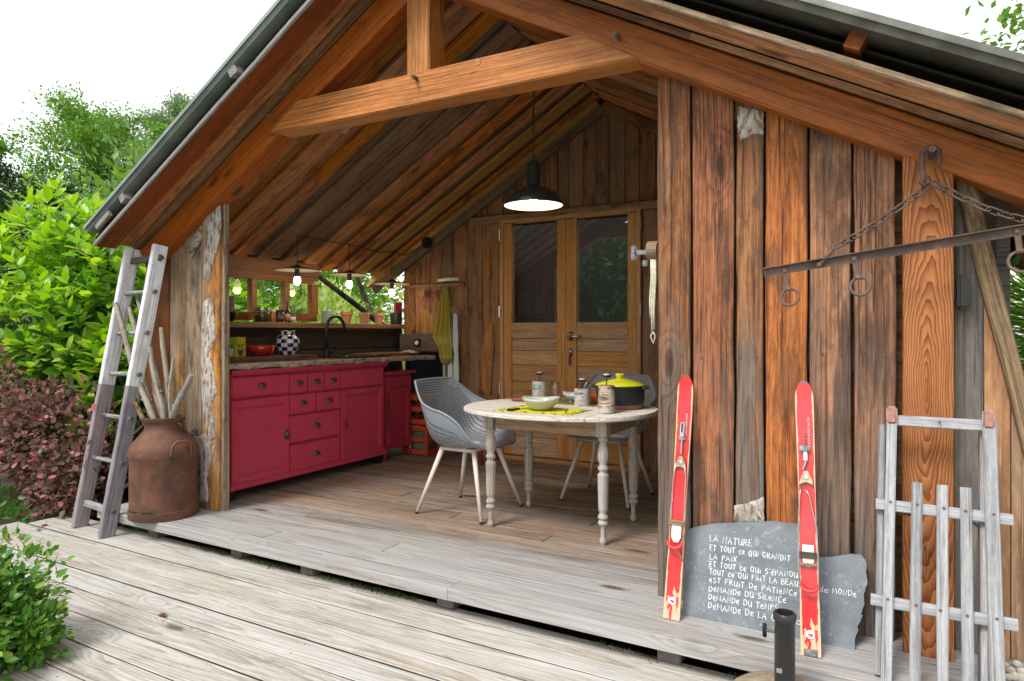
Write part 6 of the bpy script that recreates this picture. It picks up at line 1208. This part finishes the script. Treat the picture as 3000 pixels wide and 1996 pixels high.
for p, ax_, dd in zip(P, axis, d):
    a1 = np.cross(ax_, [0.3, 1, .2]); a1 /= np.linalg.norm(a1); b1 = np.cross(ax_, a1); sz = gg.uniform(.115, .175); n = gg.integers(6, 10); ph = gg.uniform(0, 6.28)
    stm.tube([Vector(p - ax_ * .16), Vector(p)], [.004, .002], 3, caps=False)
    for k in range(n):
        f = k / n; w = ph + k * 2.4; o = a1 * math.cos(w) + b1 * math.sin(w); tilt = .25 + 1.0 * f
        LP.append(p - ax_ * .13 * (1 - f)); LD.append(o * math.cos(tilt * .9) + ax_ * math.sin(tilt * .9) + gg.normal(0, .12, 3)); LN.append(ax_ * math.cos(tilt * .9) - o * math.sin(tilt * .9)); LS.append(sz * (1.08 - .3 * f) * gg.uniform(.85, 1.15))
LP, LD, LN, LS = map(np.array, (LP, LD, LN, LS)); near = np.argsort(np.linalg.norm(LP - [0, 0, H], axis=1) + 6 * (LP[:, 2] < .35))[:300]; msk = np.ones(len(LP), bool); msk[near] = False
stm.build('stems', M['trunk'], lt, I4)
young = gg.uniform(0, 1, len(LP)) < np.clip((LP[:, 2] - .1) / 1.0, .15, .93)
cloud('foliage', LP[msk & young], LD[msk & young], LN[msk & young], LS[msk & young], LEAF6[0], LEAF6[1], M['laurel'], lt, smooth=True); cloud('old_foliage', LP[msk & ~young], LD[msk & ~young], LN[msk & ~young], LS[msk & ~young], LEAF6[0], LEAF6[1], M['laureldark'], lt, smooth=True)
lm = {}
for k in (0, 1):
    me = bpy.data.meshes.new('leaf'); me.from_pydata([tuple(q) for q in LEAF6[0]], [], LEAF6[1]); me.materials.append(M['laurel'] if k else M['laureldark']); me.polygons.foreach_set('use_smooth', [True] * 6); lm[k] = me
for i in near:
    o = bpy.data.objects.new('leaf', lm[int(young[i])]); put(o, lt, frame(LP[i], LD[i], LN[i]) @ Matrix.Scale(LS[i], 4))
# dark heart of the hedge: shaded old leaves
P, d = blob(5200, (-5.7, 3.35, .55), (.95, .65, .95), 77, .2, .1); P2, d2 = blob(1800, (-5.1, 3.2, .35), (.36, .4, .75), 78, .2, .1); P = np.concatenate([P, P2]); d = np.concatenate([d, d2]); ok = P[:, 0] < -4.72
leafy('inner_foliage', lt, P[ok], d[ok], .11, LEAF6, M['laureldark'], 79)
# --- pear tree shoots over the hedge
pr = thing('pear_tree', 'young pear tree with yellow-green shoots above the laurel', 'tree', (-6.3, 4.4, -.3)); pb = MB(); PP, PD, PN = [], [], []; fr = []
pb.tube([(-6.3, 4.4, -.3), (-6.25, 4.35, 1.0), (-6.2, 4.3, 1.7)], [.05, .04, .025], 8)
for (u0, v0, u1, v1, D) in ((395, 640, 392, 405, 6.6), (350, 660, 345, 560, 6.6), (420, 610, 432, 430, 6.9), (110, 640, 75, 520, 6.4), (200, 650, 175, 530, 6.6), (260, 640, 290, 545, 6.7), (300, 650, 330, 570, 6.6), (60, 640, 30, 560, 6.4), (150, 660, 110, 580, 6.2)):
    a0, b0 = at(u0, v0 + 130, D), at(u1, v1, D); m = a0.lerp(b0, .5) + Vector((random.uniform(-.05, .05), 0, 0)); pb.tube([Vector((-6.2, 4.3, 1.2)).lerp(a0, .6), a0, m, b0], [.014, .010, .007, .003], 5)
    for k in range(34):
        f = random.uniform(.12, 1.0); p = a0.lerp(b0, f) + Vector((random.gauss(0, .01), random.gauss(0, .01), 0)); w = random.uniform(0, 6.28); PP.append(p); PD.append((math.cos(w), math.sin(w), random.uniform(-.1, .8))); PN.append((random.gauss(0, .4), random.gauss(0, .4) - .3, 1))
    for k in range(2 if v0 > 620 else 0): fr.append(a0.lerp(b0, random.uniform(.25, .7)) + Vector((random.uniform(-.06, .06), 0, -.03)))
pb.build('branches', M['trunk'], pr, I4, smooth=True); cloud('foliage', PP, PD, PN, RNG.uniform(.05, .095, len(PP)), LEAF6[0], LEAF6[1], M['pear'], pr, smooth=True)
for p in fr:
    MB().lathe([(.0005, -.022), (.015, -.018), (.021, -.004), (.016, .014), (.006, .022), (.0005, .024)], 12, p).build('fruit', plain('russet_pear', (.16, .085, .05), .6, nz=.3) if 'russet_pear' not in bpy.data.materials else bpy.data.materials['russet_pear'], pr, I4, smooth=True)
# --- plum-leaved shrub and ground cover
lo_ = thing('red_leaved_shrub', 'low shrub with plum red leaves and pink flowers at the terrace edge', 'shrub', (-5.3, 2.75, -.25)); P = []; d = []
for c, r, n, sd0 in (((-5.30, 2.62, .22), (.66, .34, .50), 5200, 51), ((-5.95, 2.75, .42), (.62, .5, .55), 3800, 52), ((-4.90, 2.60, .06), (.26, .22, .36), 1500, 53)):
    p_, d_ = blob(n, c, r, sd0, .5, .35); P.append(p_); d.append(d_)
P = np.concatenate(P); d = np.concatenate(d); ok = (P[:, 2] > -.2); P, d = P[ok], d[ok]
leafy('foliage', lo_, P, d, .046, ROUND, M['loro'], 55, up=.1); 
sel = np.random.default_rng(5).choice(np.nonzero((d[:, 1] < .1))[0], 26); PF = np.repeat(P[sel] + d[sel] * .02, 9, 0); leafy('blossom', lo_, PF, unit(np.random.default_rng(6).normal(0, 1, PF.shape)), .022, LEAF4, M['pink'], 57)
tw_ = MB()
for i in np.random.default_rng(8).choice(len(P), 130): q = P[i] - d[i] * .22 - [0, 0, .1]; tw_.tube([Vector(q), Vector(P[i])], [.003, .0012], 3, caps=False)
tw_.build('twigs', M['trunk'], lo_, I4)
g2 = np.random.default_rng(60); n = 420; P = np.stack([g2.uniform(-6.2, -4.35, n), g2.uniform(2.35, 2.85, n), -.22 + g2.uniform(0, .10, n)], 1); P = P[~((P[:, 0] > -4.75) & (P[:, 1] < 2.50))]
iv = tag(leafy('ground_cover', None, P, unit(g2.normal(0, 1, P.shape)), .055, ROUND, M['ivy'], 61, up=.3), 'green ground cover under the plum red shrub', kind='stuff')
# --- clipped bush at the terrace corner
bu = thing('small_leaved_bush', 'small-leaved bright green bush spilling onto the terrace', 'bush', (-2.95, 1.22, -.127)); P = []; d = []
for c, r, n, sd0 in (((-3.08, 1.17, -.03), (.28, .28, .30), 6500, 71), ((-2.84, 1.33, -.05), (.13, .12, .13), 900, 72), ((-2.84, 1.05, -.03), (.2, .2, .2), 1500, 73)):
    p_, d_ = blob(n, c, r, sd0, .45, .4); P.append(p_); d.append(d_)
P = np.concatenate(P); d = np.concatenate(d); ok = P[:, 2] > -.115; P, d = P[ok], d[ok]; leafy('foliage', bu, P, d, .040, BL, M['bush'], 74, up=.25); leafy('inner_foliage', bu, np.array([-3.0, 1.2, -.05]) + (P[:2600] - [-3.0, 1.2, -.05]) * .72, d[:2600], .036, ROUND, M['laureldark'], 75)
tw_ = MB()
for i in np.random.default_rng(9).choice(len(P), 200): q = np.array([-2.95, 1.2, -.1]) * .5 + P[i] * .5; tw_.tube([Vector(q), Vector(P[i] + d[i] * .02)], [.0022, .001], 3, caps=False)
tw_.build('twigs', plain('bush_twig', (.16, .11, .06), .8), bu, I4)
# --- garden seen through the kitchen windows
for c, r, n, sd0, mt, lf, lb in (((-6.2, 6.2, .9), (.9, 1.3, 1.0), 9000, 81, 'paleleaf', .075, 'pale variegated shrub outside the kitchen opening'), ((-7.4, 7.6, 1.2), (1.4, 1.3, 1.5), 9000, 82, 'oakleaf', .10, 'mid green shrub farther off outside the kitchen opening'), ((-6.1, 5.0, .85), (.7, .7, 1.0), 3200, 83, 'oakleaf', .085, 'leafy green shrub behind the laurel outside the window panes'), ((-8.6, 6.0, 1.6), (1.5, 1.8, 2.2), 9000, 84, 'birchleaf', .12, 'tall grey-green shrub beyond the window panes'), ((-5.6, 7.6, .9), (.8, 1.0, 1.1), 3600, 85, 'paleleaf', .07, 'pale shrub seen past the black tumbler')):
    t = thing('shrub', lb, 'shrub', (c[0], c[1], -.3), group='garden shrubs outside the kitchen'); P, d = blob(n, c, r, sd0, .35, .3); ok = P[:, 0] < -4.75; leafy('foliage', t, P[ok], d[ok], lf, LEAF4, M[mt], sd0, up=.2); MB().tube([(c[0], c[1], -.3), (c[0], c[1], c[2])], [.05, .02], 6).build('stem', M['trunk'], t, I4)
lt2 = thing('leaning_tree', 'old tree with a leaning mossy trunk outside the kitchen opening', 'tree', (-5.35, 5.9, -.3)); a0, b0 = hit(1088, 928, X=-5.25), hit(950, 822, X=-5.25); dd = (b0 - a0)
MB().tube([a0 - dd * .9 - Vector((0, 0, .7)), a0 - dd * .4, a0, b0, b0 + dd * .5], [.06, .045, .034, .028, .02], 9).build('trunk', M['trunk'], lt2, I4, smooth=True)
a1, b1 = hit(1082, 905, X=-5.35), hit(1055, 835, X=-5.35); MB().tube([a0 - dd * .1, a1, b1, b1 + (b1 - a1) * 2], [.035, .03, .026, .015], 8).build('limb', M['trunk'], lt2, I4, smooth=True)
P, d = blob(900, (-6.4, 4.4, 2.6), (.8, .9, .5), 91, .3, .3); leafy('crown', lt2, P[P[:, 2] > 2.25], d[P[:, 2] > 2.25], .09, LEAF4, M['oakleaf'], 92)
# --- right hand garden
for c, r, n, sd0, mt, lf, lb in (((1.45, 5.6, 1.1), (.95, 1.0, .8), 11000, 101, 'bamboo', .12, 'feathery bamboo right of the cabin wall'), ((1.25, 4.9, .25), (.75, .8, .9), 11000, 102, 'ivy', .06, 'bright green nettles right of the leaning edge timber'), ((2.2, 7.5, 1.2), (1.5, 1.2, 1.9), 9000, 103, 'oakleaf', .11, 'tall green shrub behind the bamboo')):
    t = thing('shrub', lb, 'shrub', (c[0], c[1], -.3), group='garden plants right of the cabin'); P, d = blob(n, c, r, sd0, .3, .35); ok = P[:, 0] > .45; leafy('foliage', t, P[ok], d[ok], lf, ([(0, 0, 0), (.4, -.09, .02), (1, 0, -.05), (.4, .09, .02)], LEAF4[1]) if mt == 'bamboo' else LEAF4, M[mt], sd0, up=.2)
    MB().tube([(c[0], c[1], -.3), (c[0], c[1], c[2])], [.03, .012], 6).build('stem', M['trunk'], t, I4)
tree('tree', 'leafy tree reaching over the right roof edge', (2.75, 9.6, -.3), 7.6, 2.1, M['oakleaf'], M['trunk'], 31, nl=18, tw=10, lf=34, leaf=.12, lo=.5, tr=.12, spread=.15, cl=.4)
# --- trees and hedge round the rest of the garden, which the door panes mirror
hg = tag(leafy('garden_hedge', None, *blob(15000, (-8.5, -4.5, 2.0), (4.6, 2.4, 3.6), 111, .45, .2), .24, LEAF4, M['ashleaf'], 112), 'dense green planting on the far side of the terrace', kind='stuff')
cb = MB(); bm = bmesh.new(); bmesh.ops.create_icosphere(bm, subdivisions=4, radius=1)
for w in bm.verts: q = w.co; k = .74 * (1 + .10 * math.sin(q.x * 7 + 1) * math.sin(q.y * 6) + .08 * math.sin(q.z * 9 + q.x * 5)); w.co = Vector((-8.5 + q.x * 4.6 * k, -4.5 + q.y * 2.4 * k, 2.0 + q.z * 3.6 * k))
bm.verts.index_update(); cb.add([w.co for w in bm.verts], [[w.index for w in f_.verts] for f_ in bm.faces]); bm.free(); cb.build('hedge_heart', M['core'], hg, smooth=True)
proto = tree('tree', 'broad garden tree across the terrace, left of the path', (-6.2, -3.4, -.3), 5.4, 2.0, M['darkleaf'], M['trunk'], 33, nl=16, tw=9, lf=24, leaf=.19, lo=.1, tr=.12, group='trees across the terrace')
for (x, y, k, a0, lb) in ((-9.5, -2.6, 1.1, 1.2, 'broad garden tree across the terrace, near the planting bed'), (-4.2, -8.5, 1.15, 2.5, 'broad garden tree across the terrace, in the far corner'), (3.5, -9.5, 1.1, 4.0, 'broad garden tree across the lawn behind the terrace')):
    copy_thing(proto, Matrix.Translation((x, y, -.3)) @ Matrix.Rotation(a0, 4, 'Z') @ Matrix.Scale(k, 4), lb)
# --- moss under the step, fallen leaves
g3 = np.random.default_rng(120); n = 6000; X = g3.uniform(-3.9, .1, n); Yq = 2.535 - np.abs(g3.normal(0, .022, n)); dens = (np.sin(X * 2.1 + 1) + np.sin(X * 5.3) * .6 + np.sin(X * 11) * .4); ok = dens + g3.normal(0, .35, n) > .35
P = np.stack([X, Yq, np.full(n, -.1275)], 1)[ok]; tag(cloud('moss', P, g3.normal(0, .5, P.shape) + [0, 0, 1], g3.normal(0, 1, P.shape), g3.uniform(.006, .014, len(P)), [(0, -.35, 0), (1, 0, 0), (0, .35, 0)], [(0, 1, 2)], M['moss']), 'dark moss growing in the gap under the step', kind='stuff')
dm = bpy.data.meshes.new('fallen_leaf'); dm.from_pydata([tuple(q) for q in ROUND[0]], [], ROUND[1]); dm.materials.append(M['deadleaf'])
for i, (u, v, lb) in enumerate(((466, 1800, 'dark red fallen leaf lying by itself on a terrace plank'), (60, 1577, 'fallen leaf at the foot of the plum red shrub, next to the ladder'), (75, 1574, 'curled fallen leaf at the terrace edge'), (110, 1550, 'brown fallen leaf by the ground cover'), (120, 1543, 'orange fallen leaf by the ground cover'), (36, 1582, 'fallen leaf between the bush and the plum red shrub'))):
    p = hit(u, v, Z=-.122); o = bpy.data.objects.new('fallen_leaf', dm); put(o, None, frame(p, (math.cos(i * 2.), math.sin(i * 2.), .12), (.2, -.2, 1)) @ Matrix.Scale(.045, 4)); tag(o, lb, 'leaf')
